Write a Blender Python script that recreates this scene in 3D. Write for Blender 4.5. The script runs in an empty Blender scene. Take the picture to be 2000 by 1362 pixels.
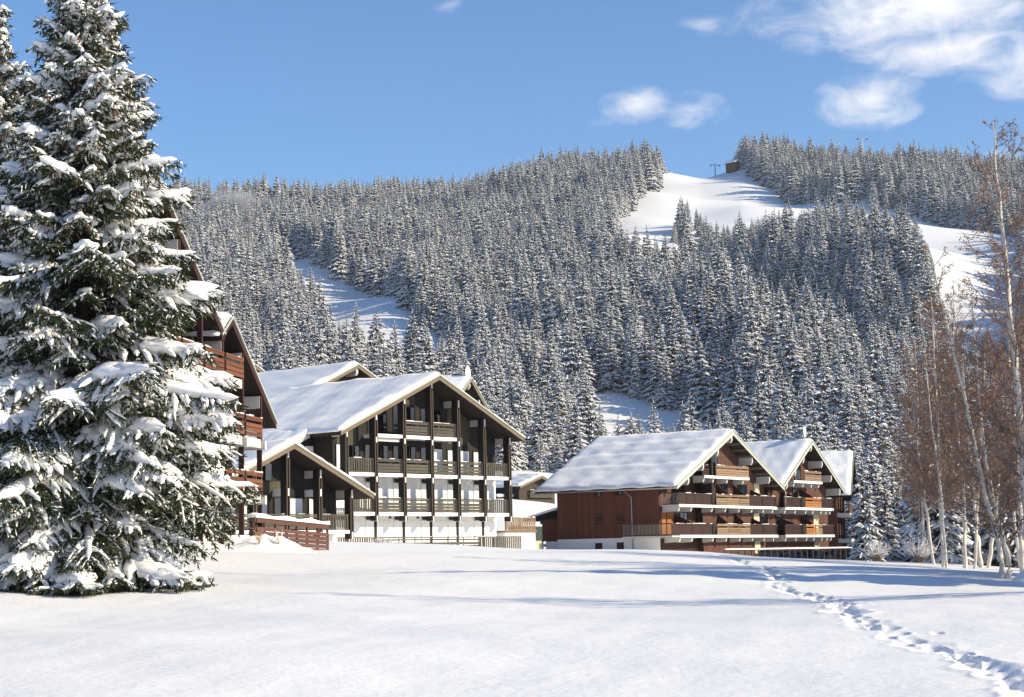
import bpy, math, random
import numpy as np
from mathutils import Vector
R = math.radians
SC = bpy.context.scene
COL = SC.collection
random.seed(7)
RNG = np.random.default_rng(7)

# ------------------------------------------------------------------ camera
EYE = 1.65
PITCH, ROLL, FPX = 0.113, 0.02, 3600.0
cam = bpy.data.cameras.new('camera')
cam_o = bpy.data.objects.new('camera', cam)
COL.objects.link(cam_o)
cam.sensor_width = 36.0
cam.lens = FPX / 2000.0 * 36.0
cam.clip_start = 0.1
cam.clip_end = 9000.0
cp, sp, cr, sr = math.cos(PITCH), math.sin(PITCH), math.cos(ROLL), math.sin(ROLL)
fw = Vector((0, cp, sp)); u0 = Vector((0, -sp, cp)); r0 = Vector((1, 0, 0))
rt = cr * r0 - sr * u0; up = sr * r0 + cr * u0
from mathutils import Matrix
cam_o.matrix_world = Matrix(((rt.x, up.x, -fw.x, 0), (rt.y, up.y, -fw.y, 0), (rt.z, up.z, -fw.z, EYE), (0, 0, 0, 1)))
SC.camera = cam_o

# ------------------------------------------------------------------ light
SUN_EL, SUN_AZ = R(27), R(12)          # azimuth: degrees from +X towards -Y (slightly behind the camera)
sdir = Vector((math.cos(SUN_EL) * math.cos(SUN_AZ), -math.cos(SUN_EL) * math.sin(SUN_AZ), math.sin(SUN_EL)))
sun = bpy.data.lights.new('sun', 'SUN')
sun.energy = 4.4; sun.angle = R(0.53); sun.color = (1.0, 0.87, 0.64)
sun_o = bpy.data.objects.new('sun', sun); COL.objects.link(sun_o)
sun_o.rotation_euler = sdir.to_track_quat('Z', 'Y').to_euler()
SC.view_settings.view_transform = 'Standard'
SC.view_settings.look = 'None'
SC.view_settings.exposure = 0.62
SC.view_settings.gamma = 1.0
SC.cycles.use_denoising = True
SC.cycles.max_bounces = 6
SC.cycles.transparent_max_bounces = 8

W = bpy.data.worlds.new('World'); SC.world = W; W.use_nodes = True
nt = W.node_tree; nt.nodes.clear()
def N(t, typ, **kw):
    n = t.nodes.new(typ)
    for k, v in kw.items():
        if k == 'inp':
            for a, b in v.items(): n.inputs[a].default_value = b
        else: setattr(n, k, v)
    return n
sky = N(nt, 'ShaderNodeTexSky', sky_type='NISHITA', sun_disc=False, sun_elevation=SUN_EL)
sky.sun_rotation = math.atan2(sdir.x, sdir.y)
sky.altitude = 1600; sky.air_density = 1.0; sky.dust_density = 0.15; sky.ozone_density = 3.6
bg = N(nt, 'ShaderNodeBackground', inp={'Strength': 0.115})
out = N(nt, 'ShaderNodeOutputWorld')
tc = N(nt, 'ShaderNodeTexCoord')
def M(t, op, a, b=None, c=None):
    n = t.nodes.new('ShaderNodeMath'); n.operation = op
    for i, v in enumerate((a, b, c)):
        if v is None: continue
        if isinstance(v, (int, float)): n.inputs[i].default_value = v
        else: t.links.new(v, n.inputs[i])
    return n.outputs[0]
# clouds: soft fair-weather cumulus banks standing in given compass directions, broken up by noise
def cdir(u, v):
    d = fw + rt * ((u - 1000) / FPX) + up * ((681 - v) / FPX); d.normalize(); return d
CLOUDS = [(1800, 15, .080, .020, 1.0), (1650, 45, .034, .014, .8), (1850, 95, .050, .012, 1.0), (1990, 120, .030, .016, .95),
          (1700, 195, .026, .014, .95), (1250, 205, .020, .009, .8), (1355, 215, .018, .009, .65), (1165, 240, .010, .004, .4),
          (1390, 55, .030, .006, .3), (880, 8, .014, .006, .3), (2250, 60, .09, .03, .8), (1965, 318, .012, .010, .45), (2600, 200, .06, .02, .7),
          (-700, 120, .07, .02, .7), (-1500, 250, .09, .025, .8)]
acc = None
for (u, v, rx, rz, k) in CLOUDS:
    c = cdir(u, v)
    s1 = N(nt, 'ShaderNodeVectorMath', operation='SUBTRACT'); s1.inputs[1].default_value = c
    nt.links.new(tc.outputs['Generated'], s1.inputs[0])
    s2 = N(nt, 'ShaderNodeVectorMath', operation='MULTIPLY'); s2.inputs[1].default_value = (1 / rx, 1 / rx, 1 / rz)
    nt.links.new(s1.outputs[0], s2.inputs[0])
    s3 = N(nt, 'ShaderNodeVectorMath', operation='LENGTH'); nt.links.new(s2.outputs[0], s3.inputs[0])
    g = M(nt, 'MULTIPLY', M(nt, 'MAXIMUM', M(nt, 'SUBTRACT', 1.35, s3.outputs['Value']), 0.0), k)
    acc = g if acc is None else M(nt, 'MAXIMUM', acc, g)
cm = N(nt, 'ShaderNodeMapping', inp={'Scale': (34, 34, 62)})
nt.links.new(tc.outputs['Generated'], cm.inputs[0])
cn = N(nt, 'ShaderNodeTexNoise', inp={'Scale': 1.0, 'Detail': 7.0, 'Roughness': .58, 'Distortion': .5})
nt.links.new(cm.outputs[0], cn.inputs['Vector'])
dens = M(nt, 'ADD', M(nt, 'MULTIPLY', acc, .62), M(nt, 'MULTIPLY', M(nt, 'SUBTRACT', cn.outputs[0], .5), 1.35))
mr = N(nt, 'ShaderNodeMapRange', interpolation_type='SMOOTHSTEP', inp={'From Min': .02, 'From Max': 1.05})
nt.links.new(M(nt, 'MULTIPLY', dens, M(nt, 'MINIMUM', M(nt, 'MULTIPLY', acc, 5.0), 1.0)), mr.inputs['Value'])
mx = N(nt, 'ShaderNodeMix', data_type='RGBA')
mx.inputs['B'].default_value = (6.6, 6.5, 6.5, 1)
nt.links.new(mr.outputs[0], mx.inputs['Factor'])
hs = N(nt, 'ShaderNodeHueSaturation', inp={'Saturation': 1.10, 'Value': 1.05}); nt.links.new(sky.outputs[0], hs.inputs['Color']); nt.links.new(hs.outputs[0], mx.inputs['A'])
nt.links.new(mx.outputs['Result'], bg.inputs['Color'])
nt.links.new(bg.outputs[0], out.inputs[0])

# ------------------------------------------------------------------ materials
MAT = {}
def mat(name, col, rough=.7, noise=None, stripe=None, bump=None, spec=.3, metallic=0.0, coord='pos', var=None):
    """noise=(scale, amount), stripe=(period, axis, amount): board joints in object space, bump=(scale, strength)"""
    m = bpy.data.materials.new(name); m.use_nodes = True
    t = m.node_tree; b = t.nodes['Principled BSDF']
    b.inputs['Roughness'].default_value = rough
    b.inputs['Specular IOR Level'].default_value = spec
    b.inputs['Metallic'].default_value = metallic
    geo = N(t, 'ShaderNodeNewGeometry'); tcx = N(t, 'ShaderNodeTexCoord')
    P = geo.outputs['Position'] if coord == 'pos' else tcx.outputs['Object']
    fac = None
    if noise:
        mp = N(t, 'ShaderNodeMapping'); t.links.new(P, mp.inputs[0])
        mp.inputs['Scale'].default_value = noise[2] if len(noise) > 2 else (1, 1, 1)
        nn = N(t, 'ShaderNodeTexNoise', inp={'Scale': noise[0], 'Detail': 5.0, 'Roughness': .6})
        t.links.new(mp.outputs[0], nn.inputs['Vector'])
        fac = M(t, 'ADD', M(t, 'MULTIPLY', M(t, 'SUBTRACT', nn.outputs[0], .5), noise[1] * 2), 1.0)
    if stripe:
        sx = N(t, 'ShaderNodeSeparateXYZ'); t.links.new(tcx.outputs['Object'], sx.inputs[0])
        a = M(t, 'DIVIDE', sx.outputs[stripe[1]], stripe[0])
        fr = M(t, 'FRACT', a)
        joint = M(t, 'LESS_THAN', fr, .13)
        wn = N(t, 'ShaderNodeTexWhiteNoise', noise_dimensions='1D'); t.links.new(M(t, 'FLOOR', a), wn.inputs['W'])
        st = M(t, 'MULTIPLY', M(t, 'SUBTRACT', 1.0, M(t, 'MULTIPLY', joint, stripe[2])), M(t, 'ADD', .82, M(t, 'MULTIPLY', wn.outputs[0], .36)))
        fac = st if fac is None else M(t, 'MULTIPLY', fac, st)
    if var:
        oi = N(t, 'ShaderNodeObjectInfo')
        vv = M(t, 'ADD', 1.0 - var, M(t, 'MULTIPLY', oi.outputs['Random'], 2 * var))
        fac = vv if fac is None else M(t, 'MULTIPLY', fac, vv)
    if fac is None: b.inputs['Base Color'].default_value = (*col, 1)
    else:
        vm = N(t, 'ShaderNodeVectorMath', operation='SCALE'); vm.inputs[0].default_value = col
        t.links.new(fac, vm.inputs['Scale']); t.links.new(vm.outputs[0], b.inputs['Base Color'])
    if bump:
        last = None
        for (sc, stg, dist) in bump:
            bn = N(t, 'ShaderNodeTexNoise', inp={'Scale': sc, 'Detail': 4.0}); t.links.new(P, bn.inputs['Vector'])
            bb = N(t, 'ShaderNodeBump', inp={'Strength': stg, 'Distance': dist}); t.links.new(bn.outputs[0], bb.inputs['Height'])
            if last: t.links.new(last, bb.inputs['Normal'])
            last = bb.outputs[0]
        t.links.new(last, b.inputs['Normal'])
    MAT[name] = m
    return m
mat('snow', (.88, .875, .862), .55, noise=(.6, .015), bump=[(.9, .35, .12), (6.0, .4, .04), (60.0, .6, .010)], spec=.25)
mat('roof_snow', (.88, .875, .862), .55, bump=[(3.0, .3, .05), (40.0, .3, .008)], spec=.25)
mat('tree_snow', (.88, .875, .862), .6, bump=[(14.0, .5, .03)], spec=.2)
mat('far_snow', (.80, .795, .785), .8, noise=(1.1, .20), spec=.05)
mat('hill_snow', (.84, .85, .88), .6, noise=(.05, .03), bump=[(.6, .5, .3)], spec=.2)
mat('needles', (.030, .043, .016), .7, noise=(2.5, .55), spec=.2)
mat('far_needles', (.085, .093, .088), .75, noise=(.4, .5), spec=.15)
mat('bark', (.06, .045, .033), .9, noise=(6, .4), bump=[(20, .6, .02)])
mat('cone', (.16, .075, .035), .7, noise=(9, .4))
mat('birch_bark', (.62, .58, .52), .7, noise=(3.5, .55, (1, 1, 3.0)), bump=[(25, .4, .01)])
mat('birch_twig', (.20, .152, .132), .8, noise=(2, .3))
mat('birch_leaf', (.36, .17, .065), .7, noise=(1.3, .5))
mat('dark_wood', (.017, .014, .011), .75, noise=(5, .35, (1, 1, .15)), stripe=(.14, 0, .55))
mat('dark_board', (.013, .010, .008), .7, noise=(5, .4, (1, 1, .2)))
mat('post_edge', (.058, .043, .032), .75, noise=(5, .4, (1, 1, .2)))
mat('olive_lit_boards', (.075, .064, .042), .75, noise=(4, .3, (1, 1, .15)), stripe=(.14, 0, .6))  # lighter tone of the dark wall boards; sunlight is put into the colour
mat('grey_slat', (.082, .073, .056), .8, noise=(5, .4), var=.22)
mat('white_wall', (.80, .79, .75), .85, noise=(.8, .05))
mat('white_paint', (.82, .81, .79), .55, noise=(2, .04))
mat('shutter', (.84, .84, .83), .5, noise=(2, .02))
mat('beam_white', (.56, .54, .50), .7, noise=(2.5, .14))
mat('cream_wall', (.66, .58, .38), .85, noise=(1, .05))
mat('red_boards', (.120, .040, .022), .75, noise=(2.5, .3, (1, 1, .12)), stripe=(.16, 1, .5))
mat('front_boards', (.104, .045, .028), .75, noise=(2.5, .3, (1, 1, .12)), stripe=(.2, 0, .4))
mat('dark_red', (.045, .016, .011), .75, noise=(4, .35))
mat('light_slat', (.23, .155, .095), .75, noise=(5, .3), var=.2)
mat('orange_slat', (.36, .15, .045), .7, noise=(5, .25), var=.15)
mat('orange_wood', (.34, .13, .03), .7, noise=(3, .25, (1, 1, .2)))
mat('chalet_wood', (.040, .015, .011), .75, noise=(3, .35))  # shade of the recess and deep overhang is put into this low wall tone
mat('chalet_slat', (.145, .055, .026), .75, noise=(5, .35), var=.25)
mat('fence_brown', (.115, .052, .042), .8, noise=(4, .3), var=.15)
mat('fence_dark', (.028, .015, .013), .8, noise=(4, .3))
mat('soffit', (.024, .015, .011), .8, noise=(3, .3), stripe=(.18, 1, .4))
mat('trim', (.42, .45, .40), .6, noise=(3, .15))
mat('fascia_wood', (.17, .13, .09), .75, noise=(4, .25))
mat('metal', (.35, .34, .32), .4, metallic=.6, noise=(4, .2))
mat('dark_metal', (.05, .04, .038), .5, noise=(4, .3))
mat('rail_metal', (.075, .05, .04), .5, noise=(4, .3))
mat('curtain', (.72, .76, .72), .9, noise=(9, .25, (1, 1, .02)))
mat('room', (.02, .02, .022), .9)
mat('concrete', (.42, .40, .37), .9, noise=(2, .12), bump=[(20, .3, .01)])
mat('dark_green', (.03, .05, .045), .6, noise=(3, .2))
mat('dry_stalk', (.42, .30, .16), .8, noise=(9, .2))
mat('red_paint', (.5, .08, .03), .6)
mat('panel_dark', (.075, .036, .028), .5, noise=(2, .3))
g = bpy.data.materials.new('glass'); g.use_nodes = True; t = g.node_tree; t.nodes.clear()
o_ = N(t, 'ShaderNodeOutputMaterial'); mxs = N(t, 'ShaderNodeMixShader'); tr = N(t, 'ShaderNodeBsdfTransparent', inp={'Color': (.75, .8, .8, 1)})
gl = N(t, 'ShaderNodeBsdfGlossy', inp={'Roughness': .03, 'Color': (.9, .95, 1, 1)}); fr = N(t, 'ShaderNodeFresnel', inp={'IOR': 1.6})
t.links.new(M(t, 'ADD', fr.outputs[0], .06), mxs.inputs[0]); t.links.new(tr.outputs[0], mxs.inputs[1]); t.links.new(gl.outputs[0], mxs.inputs[2]); t.links.new(mxs.outputs[0], o_.inputs[0])
MAT['glass'] = g

# ------------------------------------------------------------------ helpers
def tag(o, label=None, cat=None, group=None, kind=None):
    if label: o['label'] = label
    if cat: o['category'] = cat
    if group: o['group'] = group
    if kind: o['kind'] = kind
    return o
def empty(name, loc=(0, 0, 0), rz=0.0, label=None, cat=None, group=None):
    o = bpy.data.objects.new(name, None); COL.objects.link(o)
    o.location = loc; o.rotation_euler = (0, 0, rz); o.empty_display_size = .3
    return tag(o, label, cat, group)
def link_mesh(name, me, parent=None):
    o = bpy.data.objects.new(name, me); COL.objects.link(o)
    if parent is not None: o.parent = parent
    return o
def np_mesh(name, V, F, mats, midx=None, smooth=False):
    """V (n,3), F list of (m,k) int arrays (k = 3 or 4)"""
    me = bpy.data.meshes.new(name)
    V = np.asarray(V, np.float32)
    F = [np.asarray(f, np.int32) for f in F if len(f)]
    me.vertices.add(len(V)); me.vertices.foreach_set('co', V.ravel())
    nl = sum(f.size for f in F); npoly = sum(len(f) for f in F)
    me.loops.add(nl); me.polygons.add(npoly)
    me.loops.foreach_set('vertex_index', np.concatenate([f.ravel() for f in F]))
    tot = np.concatenate([np.full(len(f), f.shape[1], np.int32) for f in F])
    st = np.concatenate([[0], np.cumsum(tot)[:-1]]).astype(np.int32)
    me.polygons.foreach_set('loop_start', st); me.polygons.foreach_set('loop_total', tot)
    if midx is not None: me.polygons.foreach_set('material_index', np.asarray(midx, np.int32))
    me.polygons.foreach_set('use_smooth', np.full(npoly, smooth))
    for m in mats: me.materials.append(MAT[m] if isinstance(m, str) else m)
    me.update(calc_edges=True); me.validate()
    return me
class MB:
    def __init__(s): s.v = []; s.f = []; s.m = []
    def box(s, x0, x1, y0, y1, z0, z1, m=0):
        n = len(s.v)
        s.v += [(x0, y0, z0), (x1, y0, z0), (x1, y1, z0), (x0, y1, z0), (x0, y0, z1), (x1, y0, z1), (x1, y1, z1), (x0, y1, z1)]
        s.f += [(n + 3, n + 2, n + 1, n), (n + 4, n + 5, n + 6, n + 7), (n, n + 1, n + 5, n + 4), (n + 1, n + 2, n + 6, n + 5), (n + 2, n + 3, n + 7, n + 6), (n + 3, n, n + 4, n + 7)]
        s.m += [m] * 6; return s
    def prism(s, poly, y0, y1, m=0, axis='y'):
        """poly in (x,z) extruded along y (axis 'y'), or in (y,z) extruded along x (axis 'x')"""
        n = len(s.v); k = len(poly)
        for yy in (y0, y1):
            for (a, b) in poly: s.v.append((a, yy, b) if axis == 'y' else (yy, a, b))
        s.f.append(tuple(range(n, n + k))); s.f.append(tuple(range(n + 2 * k - 1, n + k - 1, -1)))
        for i in range(k):
            j = (i + 1) % k; s.f.append((n + i, n + k + i, n + k + j, n + j))
        s.m += [m] * (k + 2); return s
    def tube(s, pts, rad, sides=6, m=0):
        n = len(s.v); pts = [Vector(p) for p in pts]
        for i, p in enumerate(pts):
            d = (pts[min(i + 1, len(pts) - 1)] - pts[max(i - 1, 0)]).normalized()
            a = d.orthogonal().normalized(); b = d.cross(a)
            if i and (a.dot(pa) < 0): pass
            pa = a
            r = rad[i] if isinstance(rad, (list, tuple)) else rad
            for k in range(sides):
                an = 2 * math.pi * k / sides
                s.v.append(tuple(p + (a * math.cos(an) + b * math.sin(an)) * r))
        for i in range(len(pts) - 1):
            for k in range(sides):
                k2 = (k + 1) % sides; A = n + i * sides
                s.f.append((A + k, A + k2, A + sides + k2, A + sides + k)); s.m.append(m)
        s.f.append(tuple(range(n + sides - 1, n - 1, -1))); s.m.append(m)
        e = n + (len(pts) - 1) * sides; s.f.append(tuple(range(e, e + sides))); s.m.append(m)
        return s
    def build(s, name, mats, parent=None, smooth=False):
        me = bpy.data.meshes.new(name); me.from_pydata(s.v, [], s.f)
        for mm in ([mats] if isinstance(mats, str) else mats): me.materials.append(MAT[mm])
        me.polygons.foreach_set('material_index', s.m)
        if smooth: me.polygons.foreach_set('use_smooth', [True] * len(s.f))
        import bmesh
        bm = bmesh.new(); bm.from_mesh(me); bmesh.ops.recalc_face_normals(bm, faces=bm.faces); bm.to_mesh(me); bm.free()
        return link_mesh(name, me, parent)
def bx(parent, name, m, *boxes):
    b = MB()
    for q in boxes: b.box(*q)
    return b.build(name, m, parent)
CUBE = {}
def slab(parent, name, m, x0, x1, y0, y1, z0, z1):
    """a single board: shares one unit-cube mesh per material"""
    if m not in CUBE:
        b = MB().box(-.5, .5, -.5, .5, -.5, .5); o = b.build('board', m); CUBE[m] = o.data; bpy.data.objects.remove(o)
    o = link_mesh(name, CUBE[m], parent)
    o.location = ((x0 + x1) / 2, (y0 + y1) / 2, (z0 + z1) / 2); o.scale = (abs(x1 - x0), abs(y1 - y0), abs(z1 - z0))
    return o

def sines(x, y, comps):
    z = 0.0
    for (kx, ky, ph, a) in comps: z = z + a * np.sin(kx * x + ky * y + ph)
    return z
def comps(n, wl0, wl1, amp, seed):
    g = np.random.default_rng(seed); o = []
    for i in range(n):
        wl = wl0 * (wl1 / wl0) ** g.random(); an = g.random() * 6.283
        o.append((2 * np.pi / wl * np.cos(an), 2 * np.pi / wl * np.sin(an), g.random() * 6.283, amp * (wl / wl1) ** .9 * (.5 + g.random())))
    return o
# ------------------------------------------------------------------ terrain
def smooth(a, b, x):
    q = np.clip((x - a) / (b - a), 0, 1); return q * q * (3 - 2 * q)
_rr = np.arange(0, 1801, 5.0)
_b = np.interp(_rr, [0, 165, 190, 260, 330, 600, 1000, 1060, 1200, 1800], [0, 0, .017, .055, .083, .44, 1.0, 1.03, .93, .55])
_k = np.exp(-np.linspace(-2, 2, 15) ** 2); _k /= _k.sum()
_b = np.convolve(np.pad(_b, 7, 'edge'), _k, 'valid')
_crx = [-60, -30, -15, -11.7, 0, 11.7, 20.4, 26, 40, 80]
_crz = [3.0, 3.0, 2.8, 2.7, 2.1, 1.65, .95, .55, .1, -.5]
# ground height of the ridge against x/y
_rgx = [-.6, -.25, -.17, -.11, -.04, 0.0, .055, .083, .105, .128, .14, .20, .25, .30, .6]
_rgz = [155, 182, 190, 191, 191.5, 199, 209, 209, 208, 208, 207, 203, 195, 188, 150]
_fine = comps(14, 1.2, 9, .035, 3)
_mid = comps(10, 9, 30, .06, 5)
_hill = comps(14, 45, 160, 2.2, 8)
GUL = [(.088, 800), (.098, 620), (.139, 520), (.208, 470), (.3, 440)]
def ground(x, y, detail=True):
    x = np.asarray(x, float); y = np.asarray(y, float)
    r = np.hypot(x, y); a = np.where(y > 1, x / np.maximum(y, 1), np.sign(x) * 3)
    cz = np.interp(x, _crx, _crz)
    p = np.interp(y, [-200, 12, 22, 30, 48, 60, 80, 98, 108, 400], [0, 0, .02, .36, .86, 1.13, 1.62, 2.06, 2.1, 2.1]) / 2.1
    near = cz * p
    reff = r - 38 * smooth(-2, 20, x) * (1 - smooth(280, 430, r))
    bb = np.interp(reff, _rr, _b)
    G = np.interp(a, _rgx, _rgz)
    z = near + (G - near) * bb
    hw = smooth(330, 480, r)
    z = z + hw * sines(x, y, _hill) * .9
    gr = np.interp(a, [q[0] for q in GUL], [q[1] for q in GUL])
    gd = 32 * smooth(.09, .125, a) * (1 - smooth(.24, .3, a))
    z = z - gd * np.exp(-((r - gr) / 62.0) ** 2) + 8 * smooth(.08, .125, a) * (1 - smooth(.24, .3, a)) * np.exp(-((r - gr + 115) / 55.0) ** 2)
    z = z + 6 * smooth(.105, .165, a) * (1 - smooth(.24, .30, a)) * smooth(360, 480, r) * (1 - smooth(600, 760, r))
    if detail:
        z = z + (1 - hw) * sines(x, y, _mid) * smooth(10, 40, y) + sines(x, y, _fine) * np.clip(1 - r / 140, 0, 1) * .6
    return z
def gz(x, y): return float(ground(np.array([x]), np.array([y]))[0])
#END_TERRAIN
# ground sheet: one polar grid around the viewpoint, all the way round and beyond the ridge
FOOT = [(10.1, 95.7), (9.9, 83.3), (8.4, 68), (7.7, 59.9), (7.6, 55.3), (7.3, 49.3), (7.2, 44.3), (6.5, 38.5), (6.2, 35.4), (6.1, 32.5), (6.0, 30.5), (6.0, 28.7), (6.0, 27.4), (6.0, 26.1), (5.9, 24.4), (5.7, 22.8), (5.6, 21.5), (5.5, 19.0), (5.3, 15.0)]
def build_ground():
    rs = np.concatenate([np.exp(np.arange(np.log(2.0), np.log(18), .03)), np.exp(np.arange(np.log(18), np.log(70), .0042)),
                         np.exp(np.arange(np.log(70), np.log(1750), .012))])
    fine = np.arange(-17.5, 17.5, .055)
    az = np.radians(np.concatenate([np.arange(-180, -17.5, 2.5), fine, np.arange(17.5, 180, 2.5)]))
    A_, R_ = np.meshgrid(az, rs)
    X = R_ * np.sin(A_); Y = R_ * np.cos(A_)
    Z = ground(X, Y)
    # footprints trodden into the soft snow
    g = np.random.default_rng(11)
    pts = np.array(FOOT); seg = np.hypot(*np.diff(pts, axis=0).T); L = np.concatenate([[0], np.cumsum(seg)])
    d = 0; k = 0
    prints = []
    while d < L[-1]:
        px = np.interp(d, L, pts[:, 0]); py = np.interp(d, L, pts[:, 1])
        side = .12 if k % 2 else -.12
        prints.append((px + side + g.normal(0, .07) + .25 * np.sin(py * .35), py + g.normal(0, .1), .085 + .04 * g.random(), .14 + .07 * g.random(), .05 + .06 * g.random()))
        if g.random() < .45: prints.append((px + g.normal(0, .2) + .25 * np.sin(py * .35), py + g.normal(0, .3), .09 + .08 * g.random(), .12 + .12 * g.random(), .04 + .09 * g.random()))
        d += .40 + .2 * g.random(); k += 1
    prints += [(6.5, 28.9, .08, .14, .05), (-2.0, 27.6, .08, .13, .03)]
    band = (R_ > 14) & (R_ < 100) & (np.abs(X - np.interp(Y, pts[::-1, 1], pts[::-1, 0])) < 2.2)
    idx = np.where(band)
    xs, ys, zs = X[idx], Y[idx], Z[idx].copy()
    for (px, py, rx, ry, dep) in prints:
        q = ((xs - px) / rx) ** 2 + ((ys - py) / ry) ** 2
        m = q < 9
        qq = q[m]
        zs[m] += -dep * np.exp(-qq ** 1.5 * .9) + dep * .16 * np.exp(-((np.sqrt(qq) - 1.5) / .38) ** 2)
    cxl = np.interp(ys, pts[::-1, 1], pts[::-1, 0]) + .25 * np.sin(ys * .35)
    wv = np.abs(xs - cxl) / (.24 + .10 * np.sin(ys * 1.9) + .06 * np.sin(ys * 5.3))
    lump = sines(xs, ys, comps(16, .25, .9, .011, 77))
    amt = .5 + .4 * np.sin(ys * .55 + 1.0)
    zs += np.exp(-wv ** 3) * (-.085 * amt + lump * (.5 + amt)) + .03 * amt * np.exp(-((wv - 1.35) / .35) ** 2) * (1 + 14 * lump)
    Z[idx] = zs
    nr, na = Z.shape
    V = np.stack([X, Y, Z], -1).reshape(-1, 3)
    i = np.arange(nr - 1)[:, None] * na + np.arange(na)[None, :]
    j = np.arange(nr - 1)[:, None] * na + (np.arange(na)[None, :] + 1) % na
    F = np.stack([i, j, j + na, i + na], -1).reshape(-1, 4)[:, ::-1]
    c = len(V); V = np.vstack([V, [[0, 0, float(ground(0., 2.))]]])
    T = np.stack([np.full(na, c), (np.arange(na) + 1) % na, np.arange(na)], -1)[:, ::-1]
    me = np_mesh('snow_field', V, [F, T], ['snow'], smooth=True)
    tag(link_mesh('snow_field', me), 'open field of fresh white snow rising to the wooded hillside', kind='structure')
build_ground()

# ------------------------------------------------------------------ snowy spruces of the forest
def finger_mesh(seed, H, Rb, whorls, per):
    """needle spindles with a roof of snow on each: returns V, F, material index"""
    g = np.random.default_rng(seed)
    V = []; F = []; Mi = []
    def spindle(p0, p1, w, snow):
        d = p1 - p0; l = np.linalg.norm(d); d = d / l
        sd = np.cross(d, [0, 0, 1.0]); sd /= (np.linalg.norm(sd) + 1e-6)
        upv = np.cross(sd, d)
        mid = p0 + d * l * .55
        n = len(V)
        V.extend([p0, mid + sd * w, p1, mid - sd * w, mid - upv * w * 1.5])          # dark kite with a hanging keel
        for f in ((0, 1, 4), (1, 2, 4), (2, 3, 4), (3, 0, 4)): F.append([n + q for q in f]); Mi.append(0)
        n = len(V)
        if snow > 0:
            o = upv * w * .12
            V.extend([p0 + d * l * .05 + o, mid + sd * w * 1.12 * snow + o - upv * w * .25, p1 + d * w * .5 - upv * w * .1, mid - sd * w * 1.12 * snow + o - upv * w * .25, mid + upv * w * .95])
            for f in ((0, 4, 1), (1, 4, 2), (2, 4, 3), (3, 4, 0)): F.append([n + q for q in f]); Mi.append(1)
        else:
            V.extend([p0, mid + sd * w, p1, mid - sd * w])
            for f in ((0, 3, 1), (1, 3, 2)): F.append([n + q for q in f]); Mi.append(0)
    lop = g.random(6) * .3
    for i in range(whorls):
        q = i / (whorls - 1)
        z = H * (.05 + .93 * q ** .92)
        n = max(3, int(per * (1 - .5 * q)))
        a0 = g.random() * 6.28
        for b in range(n):
            a = a0 + b * 6.283 / n + g.normal(0, .2)
            L = Rb * (1 - q) ** .82 * g.uniform(.72, 1.12) * (1 + lop[int(a % 6.283) % 6] - .15) + .10
            pit = -.42 + .62 * q + g.normal(0, .12)
            d = np.array([math.cos(a), math.sin(a), 0.0]); s = np.array([-d[1], d[0], 0])
            o = np.array([0, 0, z + g.uniform(-.5, .5) * H * .93 / whorls])
            base = o + d * L * .12
            tip = o + d * L + np.array([0, 0, L * pit])
            w = L * .125 + .04
            spindle(base, tip, w, g.uniform(.75, 1.1) if g.random() < .9 else 0)
            for sg in (-1, 1):
                for fq in ((.18, .42, .68) if L > .8 else (.35,)):
                    p0 = base + (tip - base) * fq
                    p1 = p0 + (d * .62 + s * sg * .75) * L * (.52 - .2 * fq) * g.uniform(.8, 1.2) + np.array([0, 0, -L * (.10 + .12 * g.random())])
                    spindle(p0, p1, w * .56, g.uniform(.7, 1.1) if g.random() < .86 else 0)
    # leader
    spindle(np.array([0, 0, H * .93]), np.array([0.02, 0, H * 1.02]), .07, .9)
    return np.array(V), np.array(F), np.array(Mi)
SPR = []
for k in range(5):
    H = 14.0; Rb = [2.7, 3.1, 2.4, 2.9, 3.3][k]
    V, F, Mi = finger_mesh(100 + k, H, Rb, [21, 22, 20, 19, 23][k], [10, 11, 9, 10, 11][k])
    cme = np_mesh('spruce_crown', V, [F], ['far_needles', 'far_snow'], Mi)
    tb = MB().tube([(0, 0, -1.2), (0, 0, 3), (0, 0, 9), (0, 0, 13.6)], [.24, .2, .11, .02], 6).build('trunk', 'bark')
    SPR.append((tb.data, cme)); bpy.data.objects.remove(tb)

PISTE = [
    [(84, 1120), (84, 985), (76, 909), (57, 822), (45, 772), (37, 649), (45, 626), (54, 647), (73, 775), (82, 720), (97, 708), (112, 708), (136, 695), (143, 685), (138, 612), (127, 530), (143, 510), (202, 715), (180, 748), (179, 790), (159, 801), (141, 824), (132, 875), (129, 949), (130, 1120)],
    [(-101, 784), (-74, 695), (-64, 679), (-48, 658), (-29, 527), (-20, 510), (-10, 486), (-9, 437), (-19, 447), (-28, 452), (-38, 451), (-46, 466), (-63, 583), (-87, 674)],
    [(16, 418), (22, 396), (28, 389), (36, 376), (45, 363), (42, 351), (32, 345), (23, 356), (15, 367)],
    [(55, 647), (74, 703), (68, 655), (53, 603)],
    [(-150, 905), (-134, 905), (-124, 850), (-146, 850)],
]
def inside(px, py, poly):
    c = np.zeros(len(px), bool); n = len(poly)
    for i in range(n):
        x0, y0 = poly[i]; x1, y1 = poly[(i + 1) % n]
        if y0 == y1: continue
        m = ((y0 > py) != (y1 > py)) & (px < (x1 - x0) * (py - y0) / (y1 - y0) + x0)
        c ^= m
    return c
g = np.random.default_rng(21)
sp_ = 4.8
gx, gy = np.meshgrid(np.arange(-330, 380, sp_), np.arange(180, 1090, sp_ * .9))
gx = (gx + (np.arange(gx.shape[0]) % 2)[:, None] * sp_ / 2 + g.normal(0, 1.25, gx.shape)).ravel(); gy = (gy + g.normal(0, 1.25, gy.shape)).ravel()
rr = np.hypot(gx, gy); aa = gx / gy
ok = (aa > -.30) & (aa < .335) & (rr < 1075)
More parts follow.
